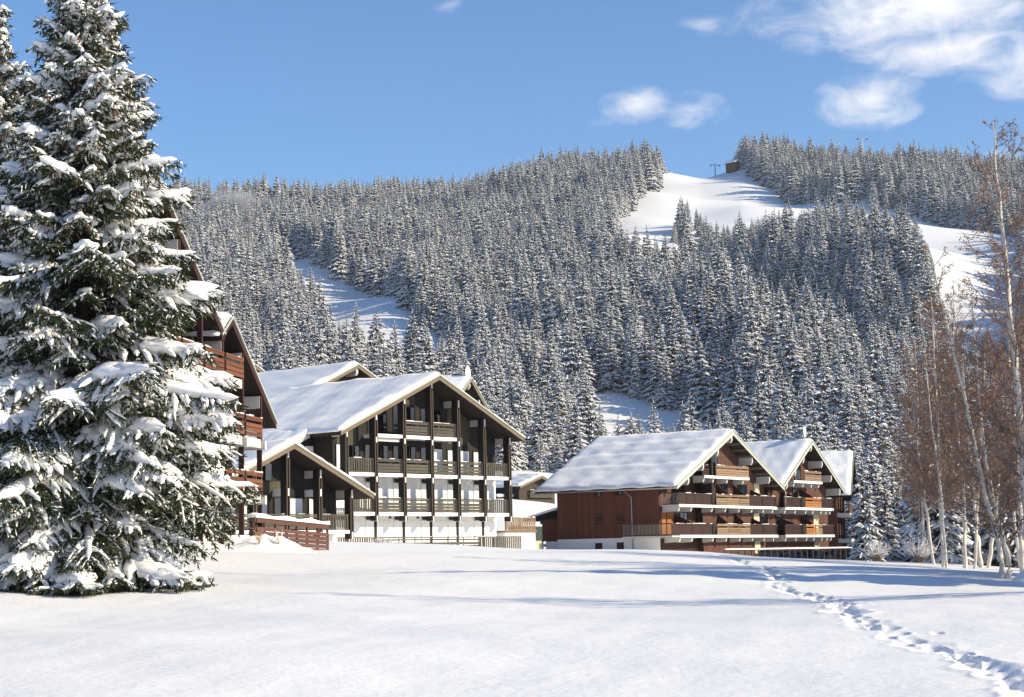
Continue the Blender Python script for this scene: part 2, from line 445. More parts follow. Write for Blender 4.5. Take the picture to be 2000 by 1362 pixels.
start = np.interp(gx, [-80, -20, 8, 16, 34, 42, 80], [262, 262, 300, 292, 215, 190, 182])
ok &= rr > start
shrink = np.ones(len(gx))
for n_, P in enumerate(PISTE):
    ok &= ~inside(gx, gy, P)
    for kk in (12, 24, 36, 48, 62):
        f_ = 1 + kk / rr
        if kk > 36 and n_: continue
        if kk <= (26 if n_ == 0 else (0 if n_ == 1 else 12)): ok &= ~inside(gx * f_, gy * f_, P)
        else: shrink = np.where(inside(gx * f_, gy * f_, P), .62, shrink)
ok &= g.random(len(gx)) < np.where(rr < 330, .72, .93)
gx, gy, rr, aa, shrink = gx[ok], gy[ok], rr[ok], aa[ok], shrink[ok]
hz = ground(gx, gy)
th = np.interp(rr, [180, 330, 600, 1000], [10.8, 13.2, 14.4, 15.6]) * np.exp(np.clip(g.normal(0, .24, len(gx)), -.6, .32))
th *= shrink
th *= np.where(rr < 320, g.uniform(.55, 1.1, len(gx)), 1)
var_ = g.integers(0, 5, len(gx)); rot = g.random(len(gx)) * 6.283; wid = g.uniform(.85, 1.2, len(gx))
# individuals: the ones that show largest = nearest to the viewer, inside the view
vis = (aa > -.175) & (aa < .285) & ~((aa > -.09) & (aa < .02) & (rr < 268))
order = np.argsort(np.where(vis, rr / th, 1e9))
ind = order[:300]
protos = {}
for i in ind:
    k = int(var_[i]); s = th[i] / 14.0
    if aa[i] < -.085: where = 'on the hillside behind the tall red-brown chalet'
    elif aa[i] < .01: where = 'on the hillside behind the dark chalet roofs'
    elif aa[i] < .05: where = 'above the small farm chalet between the big chalets'
    elif aa[i] < .175 and rr[i] > 250: where = 'on the slope behind the brown chalet roofs'
    elif rr[i] < 262: where = 'at the forest foot right of the brown chalet'
    else: where = 'on the slope behind the birches'
    size = 'tall' if th[i] > 16 else ('small' if th[i] < 10 else 'mid-sized'); form = ['slim', 'broad', 'narrow', 'full', 'wide-skirted'][k]
    lb = size + ' ' + form + ' frosted spruce ' + where; gp = 'spruces ' + where
    e = empty('spruce_tree', (gx[i], gy[i], hz[i] - .15), rot[i], lb, 'tree', gp)
    e.scale = (s * wid[i], s * wid[i], s)
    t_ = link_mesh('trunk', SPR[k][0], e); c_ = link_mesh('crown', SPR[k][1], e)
    if k not in protos: protos[k] = (t_, c_)
rest = np.setdiff1d(np.arange(len(gx)), ind)
me = bpy.data.meshes.new('spruce_forest')
me.vertices.add(len(rest))
me.vertices.foreach_set('co', np.stack([gx[rest], gy[rest], hz[rest] - .2], -1).astype(np.float32).ravel())
def attr(nm, ty, arr, fld='value'):
    a = me.attributes.new(nm, ty, 'POINT'); a.data.foreach_set(fld, arr)
sc3 = np.stack([th[rest] / 14 * wid[rest]] * 2 + [th[rest] / 14], -1).astype(np.float32).ravel()
attr('sc', 'FLOAT_VECTOR', sc3, 'vector'); attr('kind_id', 'INT', var_[rest].astype(np.int32)); attr('rz', 'FLOAT', rot[rest].astype(np.float32))
fo = link_mesh('spruce_forest', me)
tag(fo, 'dense forest of frosted spruces covering the hillside up to the ridge', 'forest', kind='stuff')
ng = bpy.data.node_groups.new('forest', 'GeometryNodeTree')
ng.interface.new_socket('Geometry', in_out='INPUT', socket_type='NodeSocketGeometry')
ng.interface.new_socket('Geometry', in_out='OUTPUT', socket_type='NodeSocketGeometry')
gi = N(ng, 'NodeGroupInput'); go = N(ng, 'NodeGroupOutput'); jn = N(ng, 'GeometryNodeJoinGeometry')
def named(nm, ty):
    n = N(ng, 'GeometryNodeInputNamedAttribute', data_type=ty); n.inputs['Name'].default_value = nm; return n.outputs['Attribute']
A_sc, A_k, A_rz = named('sc', 'FLOAT_VECTOR'), named('kind_id', 'INT'), named('rz', 'FLOAT')
cx = N(ng, 'ShaderNodeCombineXYZ'); ng.links.new(A_rz, cx.inputs[2])
for k in range(5):
    j2 = N(ng, 'GeometryNodeJoinGeometry')
    for ob in protos[k]:
        oi = N(ng, 'GeometryNodeObjectInfo', transform_space='ORIGINAL'); oi.inputs['Object'].default_value = ob
        ng.links.new(oi.outputs['Geometry'], j2.inputs[0])
    cmpn = N(ng, 'FunctionNodeCompare', data_type='INT', operation='EQUAL')
    ng.links.new(A_k, cmpn.inputs[2]); cmpn.inputs[3].default_value = k
    ip = N(ng, 'GeometryNodeInstanceOnPoints')
    ng.links.new(gi.outputs[0], ip.inputs['Points']); ng.links.new(cmpn.outputs[0], ip.inputs['Selection'])
    ng.links.new(j2.outputs[0], ip.inputs['Instance']); ng.links.new(cx.outputs[0], ip.inputs['Rotation']); ng.links.new(A_sc, ip.inputs['Scale'])
    ng.links.new(ip.outputs[0], jn.inputs[0])
ng.links.new(jn.outputs[0], go.inputs[0])
md = fo.modifiers.new('forest', 'NODES'); md.node_group = ng
#END_FOREST
# ------------------------------------------------------------------ chalet building kit (local axes: x along the front, y into the house, z up = world z)
def roof_snow(parent, xa, za, xb, zb, y0, y1, thick=.29, ripple=None, seed=1, nx=36, ny=44, edge=.10):
    """lumpy snow blanket lying on the slope from (xa,za) eave to (xb,zb) ridge, y0..y1"""
    g = np.random.default_rng(seed)
    U, Vv = np.meshgrid(np.linspace(0, 1, nx), np.linspace(0, 1, ny), indexing='ij')
    L = math.hypot(xb - xa, zb - za)
    cs = comps(9, .6, 4.5, .035, seed)
    S = U * L; T = y0 + Vv * (y1 - y0)
    h = thick + sines(S, T, cs)
    if ripple:
        for (pos, amp) in ripple: h = h + amp * np.exp(-((U - pos - .012 * np.sin(T * .9)) / .045) ** 2) * (1 + .35 * np.sin(T * 2.1 + pos * 30)) - amp * .9 * np.exp(-((U - pos - .085 - .015 * np.sin(T * 1.3)) / .03) ** 2)
    ed = np.minimum(np.minimum(U * L, 9), np.minimum(Vv, 1 - Vv) * abs(y1 - y0))
    h = np.maximum(h, .05) * np.clip(.45 + ed / edge * .55, .45, 1)
    lip = -.06 * np.sin(T * 1.7 + seed) * (U < .01)
    nxn, nzn = -(zb - za) / L, abs(xb - xa) / L
    if xb < xa: nxn = -nxn * -1
    nxn = -(zb - za) / L if xb > xa else (zb - za) / L
    bxp = xa + (xb - xa) * U; bzp = za + (zb - za) * U
    ov = np.exp(-U * L / .22) * (.13 + sines(T, T * 0, comps(6, .5, 3.5, .045, seed + 40)))
    bxp = bxp - np.sign(xb - xa) * ov; bzp = bzp - ov * .45
    top = np.stack([bxp + nxn * h * .6, T, bzp + nzn * h + lip], -1).reshape(-1, 3)
    bot = np.stack([bxp, T, bzp + .004], -1).reshape(-1, 3)
    n = nx * ny
    i = (np.arange(nx - 1)[:, None] * ny + np.arange(ny - 1)[None, :]).ravel()
    Ft = np.stack([i, i + ny, i + ny + 1, i + 1], -1)
    per = [a * ny for a in range(nx)] + [(nx - 1) * ny + b for b in range(1, ny)] + [a * ny + ny - 1 for a in range(nx - 2, -1, -1)] + [b for b in range(ny - 2, 0, -1)]
    per = np.array(per); nxt = np.roll(per, -1)
    Fs = np.stack([per, nxt, nxt + n, per + n], -1)
    me = np_mesh('snow', np.vstack([top, bot]), [Ft if xb > xa else Ft[:, ::-1], Fs, Ft + n], ['roof_snow'], smooth=True)
    import bmesh
    bm = bmesh.new(); bm.from_mesh(me); bmesh.ops.recalc_face_normals(bm, faces=bm.faces); bm.to_mesh(me); bm.free()
    return link_mesh('snow', me, parent)
def gable_roof(parent, xl, zl, xc, zc, xr, zr, y0, y1, thick=.28, fascia='fascia_wood', snow=(1, 1), ripple=None, seed=1, soffit='soffit'):
    """two sloping slabs meeting at the ridge; metal edge trim and wooden fascia boards along the front rake"""
    ro = MB()
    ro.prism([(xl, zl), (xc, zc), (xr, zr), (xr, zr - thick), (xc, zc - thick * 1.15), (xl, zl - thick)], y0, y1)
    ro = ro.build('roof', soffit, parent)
    for (xa, za, nm) in ((xl, zl, 'fascia_board'), (xr, zr, 'fascia_board')):
        MB().prism([(xa, za - .02), (xc, zc - .02), (xc, zc - .36), (xa, za - .32)], y0 - .05, y0 - .003).build(nm, fascia, ro)
        MB().prism([(xa, za + .05), (xc, zc + .05), (xc, zc - .05), (xa, za - .05)], y0 - .11, y0 - .053).build('edge_trim', 'trim', ro)
    if snow[0]: roof_snow(ro, xl, zl, xc, zc, y0 + .02, y1, seed=seed, ripple=ripple)
    if snow[1]: roof_snow(ro, xr, zr, xc, zc, y0 + .02, y1, seed=seed + 1, ripple=ripple)
    return ro
def window(parent, x0, x1, z0, z1, y, style='glass', frame='dark_board', curt=((0, .3), (.7, 1)), nm='window'):
    """y = wall face (front looks to -y). the frame stands proud of the wall"""
    w = .07
    fr_ = MB()
    for q in ((x0 - w, x0, z0 - w, z1 + w), (x1, x1 + w, z0 - w, z1 + w), (x0, x1, z1, z1 + w), (x0, x1, z0 - w, z0)): fr_.box(q[0], q[1], y - .07, y - .002, q[2], q[3])
    f = fr_.build(nm, frame, parent)
    if style == 'shutter':
        n = max(4, int((z1 - z0) / .11)); h = (z1 - z0) / n
        sh = MB()
        for i in range(n): sh.box(x0, x1, y - .05 + (.004 if i % 2 else 0), y - .003, z0 + i * h, z0 + (i + 1) * h - .008)
        sh.build('roller_shutter', 'shutter', f)
    else:
        bx(f, 'dark_room', 'room', (x0, x1, y - .012, y - .003, z0, z1))
        for (a, b) in curt:
            xa, xb = x0 + (x1 - x0) * a, x0 + (x1 - x0) * b
            n = max(3, int((xb - xa) / .07)); c = MB()
            for i in range(n):
                p, q = xa + (xb - xa) * i / n, xa + (xb - xa) * (i + 1) / n
                c.box(p, q, y - (.03 if i % 2 else .022), y - .014, z0 + .01, z1 - .01)
            c.build('curtain', 'curtain', f)
        bx(f, 'pane', 'glass', (x0 + .002, x1 - .002, y - .048, y - .042, z0 + .002, z1 - .002))
        if x1 - x0 > 1.1:
            m_ = (x0 + x1) / 2; bx(f, 'mullion', frame, (m_ - .035, m_ + .035, y - .065, y - .05, z0, z1))
    return f
def balcony(parent, x0, x1, yf, z, style='slats', wood='grey_slat', h=1.0, ends=()):
    """railing on a slab whose top is z; front face at y = yf; ends = y depth of a side return at left / right"""
    r_ = bx(parent, 'balcony_railing', wood if style != 'bars' else 'rail_metal',
            (x0, x1, yf - .035, yf + .055, z + h - .08, z + h),
            *[(px - .03, px + .03, yf + .012, yf + .06, z + .02, z + h - .083) for px in np.linspace(x0 + .05, x1 - .05, max(2, int((x1 - x0) / 1.5) + 1))])
    if style == 'slats':
        for k, zz in enumerate((.06, .27, .48)): slab(r_, 'slat', wood, x0 + .02, x1 - .02, yf - .03, yf + .008, z + zz + .01, z + zz + .185)
        slab(r_, 'slat', wood, x0 + .02, x1 - .02, yf - .03, yf + .008, z + .80, z + .90)
    elif style == 'pickets':
        n = max(4, int((x1 - x0) / .21))
        for k in range(n):
            px = x0 + (x1 - x0) * (k + .5) / n
            slab(r_, 'picket', wood, px - .065, px + .065, yf - .028, yf + .008, z + .1, z + h - .085)
        slab(r_, 'bottom_rail', wood, x0 + .02, x1 - .02, yf - .034, yf + .01, z + .02, z + .095)
    elif style == 'bars':
        n = max(6, int((x1 - x0) / .13)); b = MB()
        for k in range(n):
            px = x0 + (x1 - x0) * (k + .5) / n; b.box(px - .014, px + .014, yf - .012, yf + .012, z + .08, z + h - .083)
        b.build('bar', 'rail_metal', r_)['kind'] = 'stuff'
        slab(r_, 'bottom_rail', 'rail_metal', x0, x1, yf - .02, yf + .02, z + .03, z + .078)
        bx(r_, 'wind_panel', 'panel_dark', (x0 + .03, x1 - .03, yf + .066, yf + .085, z + .1, z + h - .12))
    # a ribbon of snow left on the rail
    g = np.random.default_rng(int(abs(x0 * 97 + z * 31)) % 9999)
    sn = MB(); xx = x0 + .02
    while xx < x1 - .1:
        l = g.uniform(.2, .9)
        if g.random() < .5: sn.box(xx, min(xx + l, x1), yf - .03, yf + .05, z + h + .002, z + h + g.uniform(.02, .06))
        xx += l + .02
    if sn.v: sn.build('snow', 'tree_snow', r_)
    return r_

# ---------------- dark chalet with six bays of tall paired posts
BW = 2.864
TA = .8743
A = empty('dark_chalet', (-11.33, 125.1, 0), TA, 'big dark timber chalet with white balconies and seven tall paired posts', 'building')
def zroofA(s): return 10.95 + (1.266 / BW) * (3 * BW - abs(s - 3 * BW))
za_e = zroofA(0)
G0, L1, L2, L3 = 1.9, 4.96, 7.66, 10.38
WY = 1.45                                           # wall stands this far behind the posts
we, wc = 0.05, 6 * BW - .05
sl = 1.266 / BW
MB().prism([(we, G0 - .6), (wc, G0 - .6), (wc, L2 - .22), (we, L2 - .22)], WY, 14.4).build('white_wall', 'white_wall', A)
MB().prism([(we, L2 - .219), (wc, L2 - .219), (wc, zroofA(wc) - .32), (3 * BW, zroofA(3 * BW) - .34), (we, zroofA(we) - .32)], WY - .012, 14.4).build('timber_wall', 'dark_wood', A)
MB().prism([(.4, zroofA(.4) - 1.75), (BW - .55, zroofA(.4) - 1.75), (BW - .55, zroofA(BW - .55) - .38), (.4, zroofA(.4) - .36)], WY - .05, WY - .014).build('board_panel', 'olive_lit_boards', A)  # sunlit part of the timber wall, painted as a lighter panel
MB().prism([(2 * BW + .2, L3 + 2.3), (3 * BW - .3, L3 + 2.3), (3 * BW - .3, zroofA(3 * BW - .3) - .38), (2 * BW + .2, zroofA(2 * BW + .2) - .36)], WY - .05, WY - .014).build('board_panel', 'olive_lit_boards', A)
MB().prism([(4 * BW + .3, L2 + 2.35), (5 * BW - .2, L2 + 2.35), (5 * BW - .2, zroofA(5 * BW - .2) - .38), (4 * BW + .3, zroofA(4 * BW + .3) - .36)], WY - .05, WY - .014).build('board_panel', 'olive_lit_boards', A)  # sunlight on the dark wall painted as lighter boards
# lower left wing, set back, under the same long slope
wl = -4.6
MB().prism([(wl, G0 - .6), (we - .003, G0 - .6), (we - .003, zroofA(0) - .34), (-.003 + we, zroofA(0) - .34), (wl, 10.95 - sl * 4.6 - .34)], 3.6, 14.2).build('wing_wall', 'cream_wall', A)
bx(A, 'wing_cladding', 'dark_wood', (-1.1, we - .006, 3.2, 3.596, L2 - .2, 10.1))
ra = gable_roof(A, -1.35, zroofA(0) - sl * 1.35, 3 * BW, zroofA(3 * BW), 6 * BW + .75, zroofA(0) - sl * .75, -.75, 15.0, seed=31, ripple=[(.3, .03), (.5, .03), (.7, .03)])
wr = MB().prism([(-5.6, 10.95 - sl * 5.6), (-1.353, 10.95 - sl * 1.353), (-1.353, 10.95 - sl * 1.353 - .28), (-5.6, 10.95 - sl * 5.6 - .28)], 2.3, 15.0).build('wing_roof', 'soffit', A)
roof_snow(wr, -5.6, 10.95 - sl * 5.6, -1.2, 10.95 - sl * 1.2, 2.3, 15.0, seed=33)
MB().prism([(-5.6, 10.95 - sl * 5.6 + .03), (-1.353, 10.95 - sl * 1.353 + .03), (-1.353, 10.95 - sl * 1.353 - .3), (-5.6, 10.95 - sl * 5.6 - .3)], 2.24, 2.297).build('edge_trim', 'trim', wr)
for i in range(7):
    s = i * BW; zt = zroofA(s) - .35; zb = 4.36 if i else 6.6
    p = bx(A, 'post', 'dark_board', (s - .15, s - .055, .04, .55, zb, zt), (s + .055, s + .15, .04, .55, zb, zt))
    bx(p, 'post_edge', 'post_edge', (s - .152, s - .053, -.005, .037, zb, zt), (s + .053, s + .152, -.005, .037, zb, zt))
    bx(p, 'cap', 'white_paint', (s - .052, s + .052, -.03, .5, zt - .55, zt - .004))
    bx(p, 'purlin', 'beam_white', (s - .05, s + .05, .552, WY - .02, zt - .5, zt - .02))
    for lv in (L1, L2):
        if i == 0 and lv == L1: continue
        bx(p, 'beam_end', 'white_paint', (s - .051, s + .051, -.02, .5, lv - .62, lv - .25))
    if 2 <= i <= 4 or i == 1: bx(p, 'beam_end', 'white_paint', (s - .051, s + .051, -.02, .5, L3 - .62, L3 - .25))
for lv, i0, i1 in ((L1, 0, 6), (L2, 0, 6), (L3, 1, 4)):
    for i in range(i0, i1):
        b = bx(A, 'balcony_floor', 'white_paint', (i * BW + .158, (i + 1) * BW - .158, .06, WY - .016, lv - .24, lv))
        if lv == L3 and i == 1:
            continue
        balcony(A, i * BW + .18, (i + 1) * BW - .42, .1, lv, 'pickets' if i in (0, 5) else 'slats')
        bx(A, 'side_panel', 'dark_board', ((i + 1) * BW - .40, (i + 1) * BW - .17, .08, .2, lv + .02, lv + 1.0))
    if lv == L3: bx(A, 'balcony_front', 'beam_white', (BW + .2, 2 * BW - .2, .3, .34, L3 - .5, L3 + .02))
# openings, bay by bay
for i in range(6):
    s = i * BW
    for lv in (G0 + .36, L1):
        hh = 2.02 if lv == L1 else 2.1
        window(A, s + .35, s + 1.0, lv + .05, lv + hh, WY, 'shutter', 'white_paint', nm='window')
        bx(A, 'jamb', 'dark_board', (s + 1.12, s + 1.34, WY - .09, WY - .003, lv, lv + hh + .1))
        window(A, s + 1.45, s + 2.6, lv + .05, lv + hh - .05, WY, 'shutter', 'white_paint', nm='window')
        bx(A, 'shutter_box', 'dark_board', (s + .3, s + 1.25, WY - .16, WY - .092, lv + hh + .12, lv + hh + .4))
T2 = L2 + .02
window(A, .35, 1.15, T2, L2 + 1.95, WY - .012, 'shutter'); window(A, 1.35, 2.55, L2 + .8, L2 + 1.9, WY - .012, 'glass', curt=((0, .25), (.6, 1)))
window(A, BW + .3, BW + 1.0, T2, L2 + 2.0, WY - .012, 'glass', curt=((.1, .8),)); window(A, BW + 1.15, 2 * BW - .3, T2, L2 + 2.0, WY - .012, 'glass', curt=((0, .3), (.36, .62), (.68, 1)))
window(A, 2 * BW + .3, 2 * BW + 1.1, T2, L2 + 2.0, WY - .012, 'glass', curt=((.1, .7),)); window(A, 2 * BW + 1.25, 3 * BW - .3, T2, L2 + 2.0, WY - .012, 'glass', curt=((0, .35), (.6, 1)))
window(A, 3 * BW + .3, 3 * BW + .9, T2, L2 + 2.0, WY - .012, 'glass', curt=((0, .5),)); window(A, 3 * BW + 1.05, 4 * BW - .3, T2, L2 + 1.95, WY - .012, 'shutter')
window(A, 4 * BW + .3, 4 * BW + .95, T2, L2 + 1.9, WY - .012, 'shutter'); window(A, 4 * BW + 1.2, 5 * BW - .25, T2, L2 + 1.9, WY - .012, 'shutter')
window(A, 5 * BW + .3, 5 * BW + 1.3, T2, L2 + 1.85, WY - .012, 'shutter')
window(A, 2 * BW + .35, 3 * BW - .35, L3 + .05, L3 + 2.15, WY - .012, 'glass', curt=((0, .3), (.36, .62), (.66, 1)))
window(A, 3 * BW + .35, 4 * BW - .5, L3 + .05, L3 + 2.1, WY - .012, 'glass', curt=((0, .4),))
window(A, BW + .6, 2 * BW - .4, L3 + .1, L3 + 1.5, WY - .012, 'glass', curt=((.75, 1),))
window(A, -.95, -.15, L2 + .3, L2 + 1.9, 3.19, 'shutter')
# ground-floor lamps
for s in (1.95 * BW, 2.95 * BW):
    MB().tube([(s, WY - .12, G0 + 2.75), (s, WY - .003, G0 + 2.75)], .09, 8).build('wall_lamp', 'dark_metal', A)

# terrace fence in front of the ground floor
TF = empty('terrace_fence', A.matrix_world @ Vector((0, 0, 0)), TA, 'weathered grey timber fence along the terrace of the dark chalet', 'fence')
TF.location = (-11.33, 125.1, 0)
tz = 2.15
for k, (x0, x1, st) in enumerate(((-3.2, 1.6, 'pickets'), (1.65, 6.5, 'slats'), (6.55, 11.5, 'slats'), (11.55, 16.2, 'pickets'))):
    balcony(TF, x0 - 1.0, x1 - 1.0, -2.6, tz, st, 'grey_slat', h=1.05)

# low porch gable standing in front of the left wing
D0 = A.matrix_basis
vx, vy = math.cos(TA), math.sin(TA)
dx_, dy_ = -11.33 + vx * (-9.75) - vy * (-4.6) * 1.0, 125.1 + vy * (-9.75) + vx * (-4.6)
D = empty('porch_chalet', (dx_, dy_, 0), TA, 'low dark gabled wing with paired posts in front of the dark chalet', 'building')
DB = 2.78
def zD(s): return 9.0 - .44 * abs(s)
rd = gable_roof(D, -3.6 * DB, zD(3.6 * DB), 0, zD(0), 2.52 * DB, zD(2.52 * DB), -.55, 9.5, seed=41)
MB().prism([(-3 * DB, .8), (2 * DB, .8), (2 * DB, 3.55), (-3 * DB, 3.55)], WY, 9.2).build('white_wall', 'white_wall', D)
MB().prism([(-3 * DB, 3.551), (2 * DB, 3.551), (2 * DB, zD(2 * DB) - .32), (0, zD(0) - .34), (-3 * DB, zD(3 * DB) - .32)], WY - .01, 9.2).build('timber_wall', 'dark_wood', D)
bx(D, 'board_panel', 'olive_lit_boards', (-2.6, .9, WY - .06, WY - .014, 5.85, 6.7))
for i in range(-2, 3):
    s = i * DB; zt = zD(s) - .36; zb = 3.05
    p = bx(D, 'post', 'dark_board', (s - .15, s - .055, .04, .55, zb, zt), (s + .055, s + .15, .04, .55, zb, zt))
    bx(p, 'post_edge', 'post_edge', (s - .152, s - .053, -.005, .037, zb, zt), (s + .053, s + .152, -.005, .037, zb, zt))
    bx(p, 'cap', 'white_paint', (s - .052, s + .052, -.03, .5, zt - .5, zt - .004))
    bx(p, 'purlin', 'beam_white', (s - .05, s + .05, .552, WY - .02, zt - .5, zt - .02))
    if abs(i) < 2: bx(p, 'beam_end', 'white_paint', (s - .051, s + .051, -.03, WY - .02, 5.75, 6.2))
    bx(p, 'beam_end', 'white_paint', (s - .051, s + .051, -.03, .5, 3.05, 3.5))
for i in range(-2, 2):
    bx(D, 'balcony_floor', 'white_paint', (i * DB + .158, (i + 1) * DB - .158, .06, WY - .016, 3.4, 3.62))
    balcony(D, i * DB + .2, (i + 1) * DB - .25, .1, 3.62, 'pickets' if i == 1 else 'slats')
window(D, -1.25, -.1, 6.75, 7.95, WY - .012, 'glass', curt=((.0, 1),)); window(D, -2.3, -1.45, 6.75, 7.95, WY - .012, 'glass', curt=((.3, .6),))
for (a, b, s_) in ((-2.5, -1.7, 'shutter'), (-1.45, -.5, 'shutter'), (.15, 1.0, 'glass'), (1.3, 2.5, 'shutter'), (3.1, 4.0, 'shutter')):
    window(D, a, b, 3.75 if s_ == 'shutter' and a != 1.3 else 4.0, 5.65, WY - .012, s_, curt=((.1, .7),))
window(D, 3.2, 4.3, 1.2, 2.9, WY, 'shutter', 'white_paint')

# ---------------- brown chalet with three gables
TBr = .9915
B = empty('brown_chalet', (13.665, 155.74, 0), TBr, 'reddish-brown boarded chalet with two broad gables, downpipe and timber balconies', 'building')
b1, b2, b3 = 3.25, 5.85, 8.42
zB = lambda s: 12.5 - .4635 * abs(s - 10.9)
zB2 = lambda s: 12.4 - .64 * abs(s - 28.5)
gable_roof(B, -.05, zB(-.05), 10.9, 12.5, 21.25, zB(21.25), 0, 14.2, thick=.26, fascia='trim', seed=51, ripple=[(.32, .12), (.55, .13), (.78, .10)])
gable_roof(B, 21.35, zB2(21.35), 28.5, 12.4, 35.9, zB2(35.9), 0.2, 14.2, thick=.26, fascia='trim', seed=55)
# bodies
MB().prism([(.6, 3.15), (21.2, 3.15), (21.2, zB(21.2) - .3), (10.9, 12.2), (.6, zB(.6) - .3)], 2.15, 12.2).build('boarded_wall', 'front_boards', B)
bx(B, 'side_cladding', 'red_boards', (.53, .597, 2.1, 12.25, 3.15, zB(.55) - .27))
bx(B, 'plinth', 'white_wall', (.5, 21.2, 2.08, 12.28, .3, 3.147))
MB().prism([(7.4, .4), (20.0, .4), (20.0, zB(20) - .3), (10.9, 12.19), (7.4, zB(7.4) - .3)], 1.5, 2.079).build('projecting_bay', 'front_boards', B)
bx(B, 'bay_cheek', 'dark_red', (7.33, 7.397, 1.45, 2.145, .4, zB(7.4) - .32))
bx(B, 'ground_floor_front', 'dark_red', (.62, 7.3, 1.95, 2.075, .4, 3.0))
MB().prism([(21.25, .2), (35.2, .2), (35.2, zB2(35.2) - .3), (28.5, 12.08), (21.25, zB2(21.25) - .3)], 1.8, 12.2).build('boarded_wall', 'front_boards', B)
# cream wall strips between the units
for (x, lv) in ((17.6, b1), (17.6, b2 - 5.2), (17.8, b1 + 2.6), (31.6, b1), (31.6, b1 - 2.5)):
    yy = 1.5 if x < 20 else 1.8
    bx(B, 'render_strip', 'cream_wall', (x, x + 1.1, yy - .05, yy - .003, lv + .02, lv + 2.2))
# balcony floors with white edges, joists below
def floor(s0, s1, z, yf=.3, yb=1.49):
    f = bx(B, 'balcony_floor', 'beam_white', (s0, s1, yf, yb, z - .1, z))
    bx(f, 'edge_board', 'white_paint', (s0 - .01, s1 + .01, yf - .06, yf - .003, z - .2, z + .03))
    return f
for z in (b1, b2):
    floor(.75, 6.9, z, .3, 2.07); floor(7.0, 19.85, z); floor(19.86, 21.7, z, 1.0, 1.79); floor(21.8, 33.1, z, .3, 1.79)
    for s in (1.2, 3.4, 7.3, 9.9, 12.6, 15.2, 17.6, 19.6, 22.3, 24.6, 27.0, 28.7, 30.6, 31.8, 32.8):
        yb = 2.07 if s < 7 else (1.49 if s < 20 else 1.79)
        MB().prism([(.45, z - .28), (.55, z - .55), (yb, z - .62), (yb, z - .105), (.36, z - .105)], s - .1, s + .1, axis='x').build('joist', 'beam_white', B)
floor(5.6, 14.4, b3); floor(24.0, 30.6, b3, .3, 1.79)
for s in (5.9, 7.7, 10.4, 13.6, 24.5, 26.6, 28.6, 30.3):
    MB().prism([(.45, b3 - .28), (.55, b3 - .55), (1.49, b3 - .6), (1.49, b3 - .105), (.36, b3 - .105)], s - .1, s + .1, axis='x').build('joist', 'beam_white', B)
# side deck round the corner
bx(B, 'side_deck', 'beam_white', (-.55, .495, .3, 5.1, b1 - .15, b1 - .02)); bx(B, 'side_deck', 'beam_white', (.497, .748, .3, 2.07, b1 - .15, b1 - .02))
rl = bx(B, 'balcony_railing', 'rail_metal', (-.55, -.49, .3, 5.1, b1 + .95, b1 + 1.03), (-.54, -.5, .3, 5.1, b1 + .05, b1 + .1), *[(-.55, -.49, y_, y_ + .05, b1 - .02, b1 + .95) for y_ in (.3, 1.6, 2.9, 4.2, 5.05)])
q_ = MB()
for k in range(36): q_.box(-.53, -.51, .36 + k * .132, .385 + k * .132, b1 + .1, b1 + .95)
q_.build('bar', 'metal', rl)['kind'] = 'stuff'
rl2 = bx(B, 'balcony_railing', 'rail_metal', (.7, .76, .3, 2.0, b2 + .95, b2 + 1.03), (.71, .75, .3, 2.0, b2 + .05, b2 + .1))
q_ = MB()
for k in range(13): q_.box(.72, .745, .36 + k * .13, .385 + k * .13, b2 + .1, b2 + .95)
q_.build('bar', 'metal', rl2)['kind'] = 'stuff'
for z in (b1, b2):
    balcony(B, -.5 if z == b1 else .78, 6.9, .3, z, 'bars')
    bx(B, 'partition', 'dark_board', (6.95, 7.32, .26, 1.44, z - .1, z + 1.05 if z == b1 else z + 1.9))
    for k in range(3): balcony(B, 7.75 + k * 2.2, 7.75 + (k + 1) * 2.2 - .02, .3, z, 'slats', 'light_slat')
    balcony(B, 14.4, 17.1, .3, z, 'bars'); balcony(B, 17.15, 19.82, .3, z, 'bars')
    balcony(B, 19.9, 21.7, 1.05, z, 'bars'); balcony(B, 21.8, 25.5, .3, z, 'bars')
    bx(B, 'partition', 'dark_board', (25.6, 26.4, .26, 1.79, z - .1, z + 1.05))
    balcony(B, 26.5, 28.7 if z == b1 else 30.3, .3, z, 'slats', 'orange_slat')
    if z == b1: balcony(B, 28.75, 30.3, .3, z, 'slats', 'light_slat')
    balcony(B, 30.35, 33.1, .3, z, 'bars')
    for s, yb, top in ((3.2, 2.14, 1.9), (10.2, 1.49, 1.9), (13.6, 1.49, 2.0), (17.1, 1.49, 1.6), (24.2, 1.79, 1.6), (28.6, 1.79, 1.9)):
        MB().prism([(.5, z + .02), (yb, z + .02), (yb, z + top), (.5, z + 1.15)], s, s + .06, axis='x').build('privacy_screen', 'dark_red', B)  # darker colour carries the shade of the screens' unlit left faces
balcony(B, 7.9, 14.4, .3, b3, 'slats', 'light_slat'); bx(B, 'partition', 'dark_board', (7.0, 7.3, .26, 1.44, b3, b3 + 1.9)); balcony(B, 5.65, 6.95, .5, b3, 'slats', 'chalet_wood')
balcony(B, 26.6, 30.5, .3, b3, 'slats', 'light_slat')
MB().prism([(.5, b3 + .02), (1.49, b3 + .02), (1.49, b3 + 1.9), (.5, b3 + 1.15)], 8.2, 8.26, axis='x').build('privacy_screen', 'dark_red', B)  # attic screen, its unlit side likewise put into the dark colour
